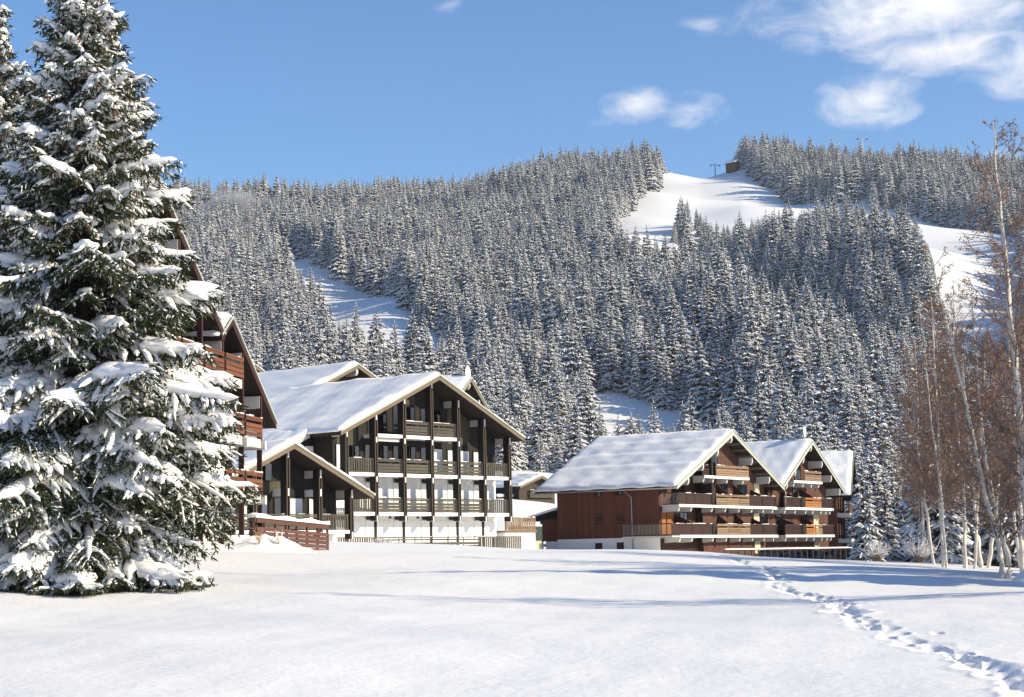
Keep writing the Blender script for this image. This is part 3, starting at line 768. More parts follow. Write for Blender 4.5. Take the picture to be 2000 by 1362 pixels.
# purlins that carry the front overhang
for s in (2.4, 5.2, 8.1, 10.9, 14.9, 18.4):
    z = zB(s) - .3
    MB().prism([(.12, z - .05), (.12, z - .5), (.25, z - .72), (1.48 if s > 7.4 else 2.14, z - .76), (1.48 if s > 7.4 else 2.14, z - .05)], s - .1, s + .1, axis='x').build('purlin', 'beam_white', B)
for s in (22.6, 24.6, 26.6, 28.5, 30.9, 33.0, 35.0):
    z = zB2(s) - .3
    MB().prism([(.3, z - .05), (.3, z - .5), (.42, z - .72), (1.79, z - .76), (1.79, z - .05)], s - .1, s + .1, axis='x').build('purlin', 'beam_white', B)
for k in range(8):
    s = 12.4 + k * 1.1
    if s < 21: MB().prism([(s, zB(s) - .27), (s + .12, zB(s + .12) - .27), (s + .12, zB(s + .12) - .42), (s, zB(s) - .42)], .1, 1.45).build('rafter', 'fascia_wood', B)
# front windows and doors
for (x0, x1, z0, z1, y, c) in ((4.2, 5.3, b2 + .1, b2 + 2.0, 2.15, ((.55, 1),)), (4.4, 5.6, b1 + .1, b1 + 2.1, 2.15, ((0, .5),)), (8.6, 9.5, b2 + .1, b2 + 2.0, 1.5, ((.0, .4), (.55, 1))),
                               (11.2, 12.3, b2 + .1, b2 + 2.0, 1.5, ((.1, .6),)), (14.4, 16.2, b2 + .2, b2 + 2.0, 1.5, ((.5, .9),)), (9.4, 10.6, b3 + .1, b3 + 2.0, 1.5, ((.2, .35),)),
                               (8.0, 8.2, b3 + .1, b3 + 1.7, 1.5, ((0, 1),)), (23.0, 24.0, b1 + .1, b1 + 2.1, 1.8, ((.2, .5),)), (27.0, 28.0, b2 + .1, b2 + 1.9, 1.8, ((.5, .8),)), (29.2, 30.6, b1 + .1, b1 + 2.0, 1.8, ((.5, .9),)),
                               (19.0, 19.9, b1 + .1, b1 + 2.1, 1.5, ((0, .3),)), (27.6, 28.9, b3 + .1, b3 + 1.9, 1.8, ((.3, .5),))):
    window(B, x0, x1, z0, z1, y, 'glass', curt=c)
bx(B, 'plank_door', 'orange_wood', (1.9, 3.1, 2.06, 2.147, b1 + .02, b1 + 2.1)); bx(B, 'plank_door', 'orange_wood', (.95, 1.7, 2.06, 2.147, b1 + .02, b1 + 2.1))
# side wall: windows, shutters, basement hatches, downpipe, gutter
def side_box(nm, m, t0, t1, z0, z1, d=.06, parent=B): return bx(parent, nm, m, (.53 - d, .528, t0, t1, z0, z1))
for (t0, t1) in ((7.8, 8.35), (5.65, 6.2)):
    w_ = side_box('window', 'dark_board', t0 - .06, t1 + .06, 6.78, 7.42)
    bx(w_, 'curtain', 'curtain', (.461, .468, t0 + .02, t0 + .22, 6.85, 7.35)); bx(w_, 'pane', 'glass', (.445, .452, t0, t1, 6.83, 7.38))
    s_ = side_box('shutter', 'dark_red', t0 - .08, t1 + .08, 4.36, 5.3, .04)
    for zz in (4.5, 5.1): bx(s_, 'batten', 'red_boards', (.465, .489, t0 - .07, t1 + .07, zz, zz + .1))
    bx(B, 'basement_hatch', 'dark_red', (.44, .497, t0 - .07, t1 + .05, 1.9, 2.76))
MB().tube([(.2, 5.35, 7.2), (.35, 5.1, 7.0), (.42, 4.68, 6.55), (.42, 4.66, 3.4), (.4, 4.6, 1.6)], .05, 8).build('downpipe', 'metal', B, True)
MB().tube([(-.1, 0, zB(0) - .22), (-.1, 14.2, zB(0) - .22)], .07, 8).build('gutter', 'metal', B, True)
MB().tube([(21.3, -.05, 7.5), (21.3, -.1, 6.9), (21.6, .1, 6.3), (21.9, .15, 5.9), (20.4, .15, 5.55)], .06, 8).build('downpipe', 'metal', B, True)
MB().tube([(28.7, 1.2, 12.5), (28.7, 1.2, 13.4)], .04, 6).build('dish_mast', 'metal', B)
# leaning shed against the far end
bx(B, 'lean_to', 'red_boards', (.9, 5.0, 12.26, 14.3, 3.0, 4.95)); bx(B, 'lean_to_plinth', 'white_wall', (.88, 5.0, 12.29, 14.33, .6, 2.997))
lr = MB().prism([(12.3, 5.75), (15.7, 4.95), (15.7, 4.83), (12.3, 5.6)], .3, 5.4, axis='x').build('lean_to_roof', 'soffit', B)
MB().prism([(12.3, 5.97), (15.7, 5.12), (15.72, 4.955), (12.3, 5.755)], .28, 5.42, axis='x').build('snow', 'roof_snow', lr)
# end wing of the brown chalet, turned further to the right
B3 = empty('brown_chalet_wing', (35.75, 194.5, 0), 1.33, 'brown end wing with its own gable, turned away beside the three-storey brown chalet', 'building')
gable_roof(B3, -7.0, 7.35, 0, 11.95, 7.0, 7.35, 0, 13, thick=.26, fascia='dark_red', seed=57)
MB().prism([(-6.3, 0), (6.3, 0), (6.3, 7.4), (0, 11.55), (-6.3, 7.4)], 1.5, 12.5).build('boarded_wall', 'front_boards', B3)
for z in (2.9, 5.5):
    bx(B3, 'balcony_floor', 'beam_white', (-6.2, 4.0, .2, 1.49, z - .4, z)); balcony(B3, -6.1, -1.2, .25, z, 'slats', 'chalet_slat'); balcony(B3, -1.1, 3.9, .25, z, 'bars')
    for x_ in (-5, -1.5, 2): window(B3, x_, x_ + 1.2, z + .1, z + 2.0, 1.5, 'glass', curt=((0, .4),))
for s_ in (-4.5, 0, 4.5):
    z = 11.95 - .657 * abs(s_) - .3; MB().prism([(.12, z - .05), (.12, z - .5), (.25, z - .7), (1.49, z - .74), (1.49, z - .05)], s_ - .1, s_ + .1, axis='x').build('purlin', 'beam_white', B3)

# satellite dishes
def dish(loc, r, ry, label):
    b = MB(); n = 18
    b.v = [(0, 0, 0)] + [(.12 * r, r * math.cos(k * 2 * math.pi / n) * q, r * math.sin(k * 2 * math.pi / n) * q) for q in (.5, 1.0) for k in range(n)]
    b.v[1:n + 1] = [(.03 * r, y, z) for (_, y, z) in b.v[1:n + 1]]
    for k in range(n):
        j = (k + 1) % n; b.f += [(0, 1 + k, 1 + j), (1 + k, 1 + n + k, 1 + n + j, 1 + j)]; b.m += [0, 0]
    e = empty('satellite_dish', loc, ry, label, 'satellite dish')
    b.build('reflector', 'white_paint', e, True)
    MB().tube([(0, 0, 0), (-.25, 0, -.3), (-.25, 0, -1.0)], .035, 6).build('bracket', 'metal', e)
    MB().tube([(.05, 0, -r), (.55, 0, 0)], .02, 5).build('feed_arm', 'metal', e)
def on(e, x, y, z): return Vector((e.location.x + math.cos(e.rotation_euler.z) * x - math.sin(e.rotation_euler.z) * y, e.location.y + math.sin(e.rotation_euler.z) * x + math.cos(e.rotation_euler.z) * y, z))
dish(on(B, 28.9, 1.2, 13.35), .6, -.38, 'white satellite dish above the middle gable of the brown chalet')

# glazed terrace screen in front of the brown chalet
TS = empty('terrace_screen', (13.665, 155.74, 0), TBr, 'long low glazed terrace screen with snow on its rail before the brown chalet', 'fence')
p = bx(TS, 'rail', 'dark_red', (5.6, 38.5, -1.56, -1.44, 1.86, 1.95)); bx(p, 'snow', 'tree_snow', (5.6, 38.5, -1.6, -1.4, 1.952, 2.06))
x = 5.6; k = 0
while x < 38.4:
    bx(TS, 'post', 'rail_metal', (x - .04, x + .04, -1.55, -1.45, .3, 1.857))
    if k > 4: slab(TS, 'pane', 'glass', x + .06, x + 1.24, -1.51, -1.49, .45, 1.84)
    x += 1.3; k += 1
bx(TS, 'back_panel', 'panel_dark', (5.6, 38.5, -1.2, -1.14, .2, 1.6)); bx(TS, 'base_rail', 'dark_red', (5.6, 38.5, -1.55, -1.45, .3, .42))

# ---------------- tall red-brown chalet behind the big spruce
TC = 1.40
C = empty('tall_chalet', (-12.05, 88.0, 0), TC, 'tall steep-gabled red-brown chalet with slatted balconies, mostly hidden by the big spruce', 'building')
sC = .655
zC1 = lambda s: 18.75 - sC * abs(s + 15.9)
zC2 = lambda s: 12.85 - sC * abs(s + 4.45)
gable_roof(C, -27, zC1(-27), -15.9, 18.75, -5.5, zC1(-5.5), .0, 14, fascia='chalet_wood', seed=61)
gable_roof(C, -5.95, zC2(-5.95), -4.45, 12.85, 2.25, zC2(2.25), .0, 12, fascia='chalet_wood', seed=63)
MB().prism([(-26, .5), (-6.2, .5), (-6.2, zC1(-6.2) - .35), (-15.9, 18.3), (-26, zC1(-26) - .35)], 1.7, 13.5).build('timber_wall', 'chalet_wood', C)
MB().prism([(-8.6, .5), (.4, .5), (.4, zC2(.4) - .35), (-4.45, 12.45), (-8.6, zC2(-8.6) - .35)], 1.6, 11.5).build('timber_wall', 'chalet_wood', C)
bx(C, 'white_wall', 'white_wall', (-8.55, .45, 1.5, 1.597, 1.5, 4.3))
c1_, c2_ = 4.9, 7.5
for i, s in enumerate((0, -2.75, -5.6, -8.4, -11.2, -14.0)):
    zt = min(zC2(s) if s > -8 else zC1(s), 16) - .35
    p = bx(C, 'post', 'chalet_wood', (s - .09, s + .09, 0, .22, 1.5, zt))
    bx(p, 'beam_end', 'beam_white', (s - .12, s + .12, .06, 1.6, zt - .6, zt - .02))
    for z in (c1_, c2_): bx(p, 'beam_end', 'beam_white', (s - .13, s + .13, -.2, 1.6, z - .5, z - .08))
for z in (c1_, c2_, 10.1):
    for s in (-2.75, -5.6, -8.4, -11.2, -14.0):
        if z > 10 and s > -5: continue
        if z > 8 and s == -2.75: pass
        w_ = 2.75 if s == -2.75 else 2.8
        bx(C, 'balcony_floor', 'beam_white', (s + .14, s + w_ - .14, .0, 1.59, z - .42, z))
        balcony(C, s + .12, s + w_ - .12, -.06, z, 'slats', 'chalet_slat')
for z in (2.0, c1_, c2_):
    for s in (-2.2, -5.0, -7.8):
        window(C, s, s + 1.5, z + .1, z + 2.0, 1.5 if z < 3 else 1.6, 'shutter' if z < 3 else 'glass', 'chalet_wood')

# ---------------- chalets whose roofs show behind the dark chalet
def back_chalet(label, apex, th, half, rise, depth, zb, seed):
    e = empty('rear_chalet', (apex[0], apex[1], 0), th, label, 'building')
    sl_ = rise / half; za = apex[2]
    gable_roof(e, -half, za - rise, 0, za, half, za - rise, 0, depth, fascia='fascia_wood', seed=seed)
    MB().prism([(-half + 1, zb), (half - 1, zb), (half - 1, za - rise + sl_ - .34), (0, za - .36), (-half + 1, za - rise + sl_ - .34)], 1.4, depth - .5).build('timber_wall', 'chalet_wood', e)
    for s in (0, .45 * half, -.45 * half):
        z = za - sl_ * abs(s) - .32
        MB().prism([(.1, z - .05), (.1, z - .45), (.25, z - .65), (1.39, z - .68), (1.39, z - .05)], s - .12, s + .12, axis='x').build('purlin', 'beam_white', e)
    for z in (zb + 2, zb + 5): window(e, -1, .6, z, z + 1.4, 1.4, 'glass')
    return e
def pix(u, v, Y):
    d = fw + rt * ((u - 1000) / FPX) + up * ((681 - v) / FPX); d = d * (Y / d.y); return Vector((d.x, d.y, d.z + EYE))
back_chalet('rear chalet with snowy roof whose gable peak rises behind the dark chalet ridge', (-13.30, 158, 18.5), TA, 8.5, 3.9, 16, 2, 71)
R2 = back_chalet('rear chalet with white satellite dish, its right gable showing beyond the dark chalet', (-3.45, 152, 16.55), 1.25, 5.2, 2.9, 12, 4, 73)
back_chalet('rear chalet with only a roof corner showing beside the tall red-brown chalet', (-24.2, 172, 20.2), TA, 8.0, 4.2, 14, 2, 75)
dish(on(R2, .25, .4, 17.0), .55, -.38, 'white satellite dish on the roof peak behind the dark chalet')

# small chalet on the snowy slope between the two big chalets
sx_, sy_ = 2.7, 222.0
zg = gz(sx_, sy_)
S = empty('small_chalet', (sx_, sy_, zg - .6), .75, 'small low farm chalet on the snow slope between the big chalets', 'building')
gable_roof(S, -3.6, 2.4, 0, 3.7, 3.4, 2.4, -.8, 9, seed=81)
MB().prism([(-3, -1), (2.9, -1), (2.9, 2.3), (0, 3.4), (-3, 2.3)], 0, 8.6).build('wall', 'post_edge', S)
bx(S, 'side_wall', 'dark_board', (-3.05, -3.003, .1, 8.6, -1, 2.2))
balcony(S, -1.5, 2.6, -.3, 1.0, 'slats', 'grey_slat'); window(S, -1, .2, 1.2, 2.1, 0, 'glass')
bx(S, 'chimney', 'concrete', (-1.9, -1.3, 4, 4.6, 2.8, 3.9)); bx(S, 'annex', 'dark_metal', (-5.6, -3.1, 1, 6, -.6, 1.2)); bx(S, 'annex_snow', 'roof_snow', (-5.7, -3.06, .9, 6.1, 1.203, 1.5))

# deck and white wall at the right end of the dark chalet
K = empty('terrace_deck', on(A, 17.6, 1.0, 0), TA, 'white terrace wall with small timber railing at the end of the dark chalet', 'terrace')
bx(K, 'wall', 'white_wall', (0, 3.6, 0, 5, 1.2, 3.55)); bx(K, 'deck', 'light_slat', (-.05, 3.7, -.1, 5, 3.553, 3.68))
balcony(K, 0, 3.6, -.05, 3.68, 'pickets', 'light_slat')
H = empty('utility_shed', (1.15, 150.5, 0), .55, 'dark green utility shed with cream doors beside the brown chalet', 'shed')
bx(H, 'body', 'cream_wall', (-.75, 1.1, 0, 2, 1.6, 3.0)); bx(H, 'upper_box', 'dark_green', (-.8, 1.15, -.06, 2.06, 3.003, 4.15))
bx(H, 'door', 'cream_wall', (-.6, .1, -.04, -.003, 1.7, 2.9)); bx(H, 'door', 'cream_wall', (.2, .95, -.04, -.003, 1.7, 2.9)); bx(H, 'snow', 'roof_snow', (-.8, 1.15, -.06, 2.06, 4.153, 4.3))
SP = empty('striped_post', (2.35, 150.9, 1.6), 0, 'short black and white striped marker post beside the utility shed', 'post')
for k in range(6): bx(SP, 'stripe', 'white_paint' if k % 2 else 'dark_metal', (-.1, .1, -.1, .1, k * .22, k * .22 + .218))

# ---------------- garden fences at the foot of the tall chalet
def garden_fence(p0, p1, z0, label, m):
    d = Vector((p1[0] - p0[0], p1[1] - p0[1], 0)); L = d.length
    e = empty('garden_fence', (p0[0], p0[1], z0), math.atan2(d.y, d.x), label, 'fence')
    tr_ = (p1[2] - p0[2]) / L
    n = int(L / 1.0) + 1
    for k in range(n + 1):
        x = L * k / n; slab(e, 'post', m, x - .045, x + .045, .02, .11, -.5 + tr_ * x, 1.0 + tr_ * x)
    for zz, hh in ((-.55, .17), (-.35, .17), (-.15, .17), (.05, .17), (.25, .17), (.45, .17), (.82, .22)):
        b = MB().prism([(0, zz), (L, zz + tr_ * L), (L, zz + hh + tr_ * L), (0, zz + hh)], -.03, .018); b.build('rail_board', m, e)
    b = MB(); g = random.Random(int(L * 100)); m_ = 24
    top = [(L * k / m_, 1.06 + tr_ * L * k / m_ + .14 + .05 * math.sin(k * .8) + g.uniform(-.02, .02)) for k in range(m_ + 1)]
    b.prism([(0, 1.043)] + [(-.02 if i == 0 else q[0], q[1]) for i, q in enumerate(top)] + [(L, 1.043 + tr_ * L)], -.1, .16)
    b.build('snow', 'tree_snow', e, False)
    return e
garden_fence((-15.6, 84.5, 0), (-13.3, 87.6, 0), 2.85, 'reddish plank garden fence with snow cap behind the spruce branches', 'fence_brown')
garden_fence((-12.95, 90.0, 0), (-12.2, 86.6, 0), 2.75, 'dark end panel of the garden fence facing the spruce', 'fence_dark')
garden_fence((-12.2, 86.5, 0), (-9.3, 92.0, -.3), 2.72, 'long brown slatted garden fence topped with snow beside the porch', 'fence_brown')
RW = empty('retaining_wall', (-14.6, 83.0, 0), .62, 'low grey retaining wall under a snow cap at the fence foot', 'wall')
bx(RW, 'wall', 'concrete', (0, 2.9, 0, .4, 1.2, 2.72)); bx(RW, 'snow', 'tree_snow', (-.05, 2.95, -.06, .46, 2.723, 2.92))
#END_BUILD
# ------------------------------------------------------------------ big foreground spruces
def tubes_mesh(paths, sides=6, flat=.7, flats=None):
    """paths: list of (pts (n,3), radii (n,)) -> V, F quads with closed tips (tip radii near 0)"""
    Vs = []; Fs = []; n0 = 0
    ang = np.arange(sides) * 2 * np.pi / sides
    ca, sa = np.cos(ang), np.sin(ang)
    for ip_, (P, rd) in enumerate(paths):
        if flats is not None: flat = flats[ip_]
        n = len(P); T = np.gradient(P, axis=0); T /= (np.linalg.norm(T, axis=1)[:, None] + 1e-9)
        S = np.cross(T, [0, 0, 1.0]); ln = np.linalg.norm(S, axis=1)[:, None]; S = np.where(ln > .05, S / (ln + 1e-9), [1, 0, 0]); U = np.cross(S, T)
        ring = P[:, None, :] + rd[:, None, None] * (ca[None, :, None] * S[:, None, :] + flat * sa[None, :, None] * U[:, None, :])
        Vs.append(ring.reshape(-1, 3))
        i = (np.arange(n - 1)[:, None] * sides + np.arange(sides)[None, :]); j = (np.arange(n - 1)[:, None] * sides + (np.arange(sides)[None, :] + 1) % sides)
        Fs.append((np.stack([i, j, j + sides, i + sides], -1).reshape(-1, 4) + n0)); n0 += n * sides
    return np.vstack(Vs), np.vstack(Fs)
def blades(P0, D, L, Wd, g):
    """diamond needle sprays: P0 base, D unit direction, L length, Wd width"""
    rnd = g.normal(size=P0.shape); S = np.cross(D, rnd); S /= (np.linalg.norm(S, axis=1)[:, None] + 1e-9)
    a = P0; c = P0 + D * L[:, None]; m = P0 + D * (L * .45)[:, None]
    V = np.stack([a, m + S * Wd[:, None], c, m - S * Wd[:, None]], 1).reshape(-1, 3)
    F = np.arange(len(P0) * 4).reshape(-1, 4)
    return V, F
def big_spruce(seed, H, Rb):
    g = np.random.default_rng(seed)
    wood = []; snow = []; pads = []; bl = [[], [], [], []]; cones = []
    z = .35
    while z < H - .25:
        q = z / H
        n = int(g.integers(5, 8)) if q < .85 else 4
        a0 = g.random() * 6.283
        Lw = Rb * (1 - q) ** .90 * (1 - .42 * max(0, .20 - q) / .20) * (1.0 + .10 * math.sin(z * 2.6))
        for b in range(n):
            a = a0 + b * 6.283 / n + g.normal(0, .22)
            L = max(.3, Lw * g.uniform(.62, 1.10)); d = np.array([math.cos(a), math.sin(a), 0.]); s = np.array([-d[1], d[0], 0.])
            m = 12; t = np.linspace(0, 1, m)
            rise = -.10 + .75 * q ** 1.6
            droop = (.42 - .35 * q) * g.uniform(.7, 1.25)
            zz = z + L * (rise * t - droop * t ** 2 + (.16 - .05 * q) * t ** 4) + g.normal(0, .1)
            zz = np.maximum(zz, .12 + .1 * t)
            bend = g.normal(0, .12)
            P = d[None, :] * (L * t)[:, None] + s[None, :] * (bend * L * t ** 2)[:, None]; P[:, 2] = zz
            wood.append((P, np.interp(t, [0, 1], [.015 + .012 * L, .004])))
            # snow pad on the bough
            load = g.random()
            th_ = (.095 + .042 * L * .6) * (.35 + 1.15 * load)
            ts = np.linspace(.34 if load < .8 else .2, 1.02, 10)
            Ps = np.stack([np.interp(ts, t, P[:, k]) for k in range(3)], -1); Ps[:, 2] += .02 + th_ * .55
            prof = np.sin(np.clip((ts - ts[0]) / (ts[-1] - ts[0]), 0, 1) ** .75 * np.pi) ** .55
            rd = th_ * 1.35 * np.maximum(prof, .02) * (1 + .3 * g.normal(size=10).clip(-1, 1))
            rd[0] = rd[-1] = .004
            if load > .08: snow.append((Ps + g.normal(0, .012, Ps.shape), rd))
            if load > .52 and L > .7:
                tp = np.linspace(g.uniform(.25, .5), 1.0, 12); Pp = np.stack([np.interp(tp, t, P[:, k]) for k in range(3)], -1)
                wd = (.30 * L * (1 - tp) ** .7 + .11) * g.uniform(.6, 1.0); pf = np.sin(np.clip((tp - tp[0]) / (1.001 - tp[0]), 0, 1) * np.pi * .97 + .02) ** .45
                wd = np.minimum(wd, .62) * pf * (1 + .22 * g.normal(size=12).clip(-1.3, 1.3)); wd[0] = wd[-1] = .01
                Pp[:, 2] += .05 + .05 * pf; pads.append((Pp + g.normal(0, .03, Pp.shape) * [1, 1, .5], wd))
            # side sprays
            step = .15
            for tt in np.arange(.16, .99, step / max(L, .5)):
                for sg in (-1, 1):
                    l = (.50 * L * (1 - tt) ** .75 + .20) * g.uniform(.65, 1.15) * (1 if tt > .3 else .7)
                    l = min(l, 1.5)
                    p0 = np.array([np.interp(tt, t, P[:, k]) for k in range(3)])
                    dd = d * g.uniform(.55, .8) + s * sg * g.uniform(.5, .9); dd /= np.linalg.norm(dd)
                    mm = 6; u = np.linspace(0, 1, mm)
                    dr = (.30 + .35 * (1 - q)) * g.uniform(.5, 1.3)
                    Q = p0[None, :] + dd[None, :] * (l * u)[:, None]; Q[:, 2] += -dr * l * u ** 1.6
                    Q[:, 2] = np.maximum(Q[:, 2], .06)
                    # needles along the spray
                    k = max(4, int(l / .045)); w = g.random(k)
                    B0 = np.stack([np.interp(w, u, Q[:, c]) for c in range(3)], -1)
                    for rep_ in range(2):
                        D = dd[None, :] * g.uniform(.3, .9, (k, 1)) + g.normal(0, .55, (k, 3)); D[:, 2] -= .35 if rep_ else .75
                        D /= np.linalg.norm(D, axis=1)[:, None]
                        bl[0].append(B0); bl[1].append(D); bl[2].append(g.uniform(.10, .24, k)); bl[3].append(g.uniform(.014, .028, k))
                    if g.random() < .12 + .85 * load:
                        us = np.linspace(.03, .96, 7)
                        Qs = np.stack([np.interp(us, u, Q[:, c]) for c in range(3)], -1)
                        r0_ = (.036 + .055 * l) * (.35 + 1.0 * load) * g.uniform(.7, 1.25)
                        rs_ = r0_ * np.sin(np.clip(us, 0, 1) ** .8 * np.pi * .94 + .06) ** .5 * (1 + .28 * g.normal(size=7).clip(-1, 1)); rs_[0] = .004; rs_[-1] = .004
                        rs_ = np.nan_to_num(np.maximum(rs_, .004))
                        Qs[:, 2] += .012 + r0_ * .5
                        snow.append((Qs + g.normal(0, .01, Qs.shape), rs_))
                    if q > .35 and g.random() < .05 + .16 * (q > .5):
                        cones.append(Q[-2] + np.array([0, 0, -.03]))
        z += .30 - .10 * q + g.uniform(-.04, .06)
    wood.append((np.array([[0, 0, -.8], [0, 0, H * .5], [.03, 0, H]]), np.array([.30, .16, .02])))
    V, F = tubes_mesh(wood, 5, 1.0); me_w = np_mesh('trunk', V, [F], ['bark'], smooth=True)
    V, F = blades(np.vstack(bl[0]), np.vstack(bl[1]), np.concatenate(bl[2]), np.concatenate(bl[3]), g)
    me_n = np_mesh('needles', V, [F], ['needles', 'tree_snow'], (g.random(len(F)) < .10).astype(np.int32))
    V, F = tubes_mesh(snow, 6, .72); Vp, Fp = tubes_mesh(pads, 12, .34)
    Vp = Vp + np.stack([sines(Vp[:, 1] * 1.7, Vp[:, 2] * 1.9 + Vp[:, 0], comps(8, .25, .8, .016, 5))] * 3, -1) * [.6, .6, 1.4]
    me_s = np_mesh('snow', np.vstack([V, Vp]), [F, Fp + len(V)], ['tree_snow'], smooth=True)
    cp_ = []
    for c in cones:
        tt = np.linspace(0, 1, 5); ax = np.array([g.normal(0, .12), g.normal(0, .12), -1.0])
        cp_.append((c[None, :] + ax[None, :] * (.15 * tt)[:, None], np.array([.004, .022, .024, .018, .003])))
    V, F = tubes_mesh(cp_, 5, 1.0); me_c = np_mesh('cones', V, [F], ['cone'], smooth=True)
    return me_w, me_n, me_s, me_c, (len(me_n.polygons), len(me_s.polygons))
bs = big_spruce(5, 17.6, 5.35)
print('big spruce', bs[4])
def put_spruce(loc, rz, sc, label):
    e = empty('big_spruce', loc, rz, label, 'tree'); e.scale = sc
    link_mesh('trunk', bs[0], e); n = link_mesh('needles', bs[1], e); link_mesh('snow', bs[2], e); link_mesh('cones', bs[3], n)
    n['kind'] = 'stuff'
    return e
put_spruce((-11.25, 48.0, gz(-11.25, 48.0) - .1), .4, (1, 1, 1), 'huge spruce heavy with snow and hung with brown cones')
put_spruce((-14.6, 51.5, gz(-14.6, 51.5) - .1), 2.6, (.9, .9, .93), 'second big snowy spruce standing close behind the huge cone-hung one')

# ------------------------------------------------------------------ birches
def birch(seed, trunks, twig=1.0, leaves=1.0):
    """trunks: list of (points, base radius)"""
    g = np.random.default_rng(seed)
    tr_p = []; br = []; tw = []; lf = [[], [], [], []]
    def rot_dir(d, spread):
        v = d + g.normal(0, spread, 3); return v / np.linalg.norm(v)
    def grow(P0, d, L, r, lvl):
        m = 6; pts = [P0]; dd = d
        for k in range(m - 1):
            dd = dd + np.array([0, 0, .10 if lvl == 1 else .02]) + g.normal(0, .09, 3); dd /= np.linalg.norm(dd)
            pts.append(pts[-1] + dd * L / (m - 1))
        P = np.array(pts); rd = np.linspace(r, r * .25, m)
        (br if lvl == 1 else tw).append((P, rd))
        if lvl < 3:
            n = int((L * (6.0 if lvl == 1 else 7.5)) * twig) + 2
            for k in range(n):
                u = .15 + .85 * g.random(); i = min(int(u * (m - 1)), m - 2)
                p = P[i] + (P[i + 1] - P[i]) * (u * (m - 1) - i)
                ax = P[i + 1] - P[i]; ax /= np.linalg.norm(ax)
                grow(p, rot_dir(ax, .55), L * (.42 if lvl == 1 else .5) * (1.1 - .6 * u) * g.uniform(.6, 1.2), max(r * .4, .0085), lvl + 1)
        else:
            n = int(g.random() * 1.6 * leaves + g.random() * .9)
            for k in range(n):
                p = P[-1 - int(g.integers(0, 4))] + g.normal(0, .02, 3)
                lf[0].append(p); v = g.normal(0, 1, 3) + [0, 0, -.8]; lf[1].append(v / np.linalg.norm(v)); lf[2].append(g.uniform(.05, .085)); lf[3].append(g.uniform(.018, .03))
    for pts, r0_ in trunks:
        P = np.array(pts, float); n = 24; t = np.linspace(0, 1, n); tk = np.linspace(0, 1, len(P))
        Q = np.stack([np.interp(t, tk, P[:, k]) for k in range(3)], -1)
        ker = np.array([.25, .5, .25])
        for _ in range(3):
            Q[1:-1] = .25 * Q[:-2] + .5 * Q[1:-1] + .25 * Q[2:]
        Q[1:-1] += g.normal(0, .02, Q[1:-1].shape)
        tr_p.append((Q, r0_ * (1 - t) ** .8 + .012))
        H = np.linalg.norm(P[-1] - P[0])
        nb = int(H * 4.6)
        for k in range(nb):
            u = .22 + .77 * (k + g.random()) / nb; i = min(int(u * (n - 1)), n - 2)
            p = Q[i] + (Q[i + 1] - Q[i]) * (u * (n - 1) - i)
            a = g.random() * 6.283; upw = g.uniform(.25, .9)
            d = np.array([math.cos(a), math.sin(a), upw]); d /= np.linalg.norm(d)
            L = H * .24 * (1.08 - u) ** .6 * g.uniform(.5, 1.15)
            grow(p, d, L, max(.010, r0_ * .28 * (1 - u) + .006), 1)
    V, F = tubes_mesh(tr_p, 9, 1.0); mt = np_mesh('trunk', V, [F], ['birch_bark'], smooth=True)
    V1, F1 = tubes_mesh(br, 5, 1.0); mb = np_mesh('limbs', V1, [F1], ['birch_bark' if twig > 5 else 'birch_twig'], smooth=True)
    V2, F2 = tubes_mesh(tw, 3, 1.0); mw = np_mesh('twigs', V2, [F2], ['birch_twig'])
    V3, F3 = blades(np.array(lf[0]), np.array(lf[1]), np.array(lf[2]), np.array(lf[3]), g); ml = np_mesh('leaves', V3, [F3], ['birch_leaf'])
    return mt, mb, mw, ml
def put_birch(loc, label, parts):
    e = empty('birch_tree', loc, 0, label, 'tree')
    link_mesh('trunk', parts[0], e); l = link_mesh('limbs', parts[1], e); w = link_mesh('twigs', parts[2], l); f = link_mesh('leaves', parts[3], e)
    w['kind'] = 'stuff'; f['kind'] = 'stuff'; l['kind'] = 'stuff'
    return e
bz = gz(15.6, 57.0)
put_birch((15.75, 57.0, bz - .15), 'tall white-barked birch with sparse brown leaves growing from a snow mound', birch(3, [([(0, 0, 0), (-.03, 0, 3), (-.10, 0, 7), (-.3, 0, 11), (-.42, .1, 14.6)], .15)], 1.0, 1.2))
bz2 = gz(15.1, 58.3)
put_birch((15.15, 58.3, bz2 - .15), 'leaning birch whose two curved white stems rise from one foot', birch(9, [([(0, 0, 0), (.14, 0, .7), (-.10, 0, 1.7), (-.45, 0, 3.4), (-.75, 0, 5.6), (-1.3, .2, 8.6), (-1.7, .3, 10.8)], .085), ([(.28, .15, 0), (.36, .1, .8), (.02, .1, 2.0), (-.22, .1, 3.6), (-.4, 0, 6.0), (-.5, -.2, 9.0)], .095)], .9, .8))
put_birch((22.0, 88.0, gz(22, 88) - .1), 'bare brown-twigged birch at the edge of the field before the forest', birch(14, [([(0, 0, 0), (-.1, 0, 3), (-.4, 0, 7), (-.3, .2, 11.5)], .12), ([(.4, .2, 0), (.9, 0, 3), (1.4, 0, 7), (1.7, .2, 9.8)], .09)], .9, .25))
put_birch((26.5, 92.0, gz(26.5, 92) - .1), 'bare many-stemmed birch behind the leaning birch', birch(18, [([(0, 0, 0), (.1, 0, 3), (.1, 0, 7), (-.2, .2, 12.5)], .13), ([(-.4, .2, 0), (-1.0, 0, 3), (-1.6, 0, 6.5), (-1.9, .2, 9.3)], .08)], .9, .25))
BP = birch(23, [([(0, 0, 0), (.1, 0, 4), (-.2, 0, 9), (.1, 0, 13.5)], .10), ([(.5, .3, 0), (.9, .3, 4), (1.2, 0, 8), (1.5, 0, 11)], .065)], 1.12, .8)
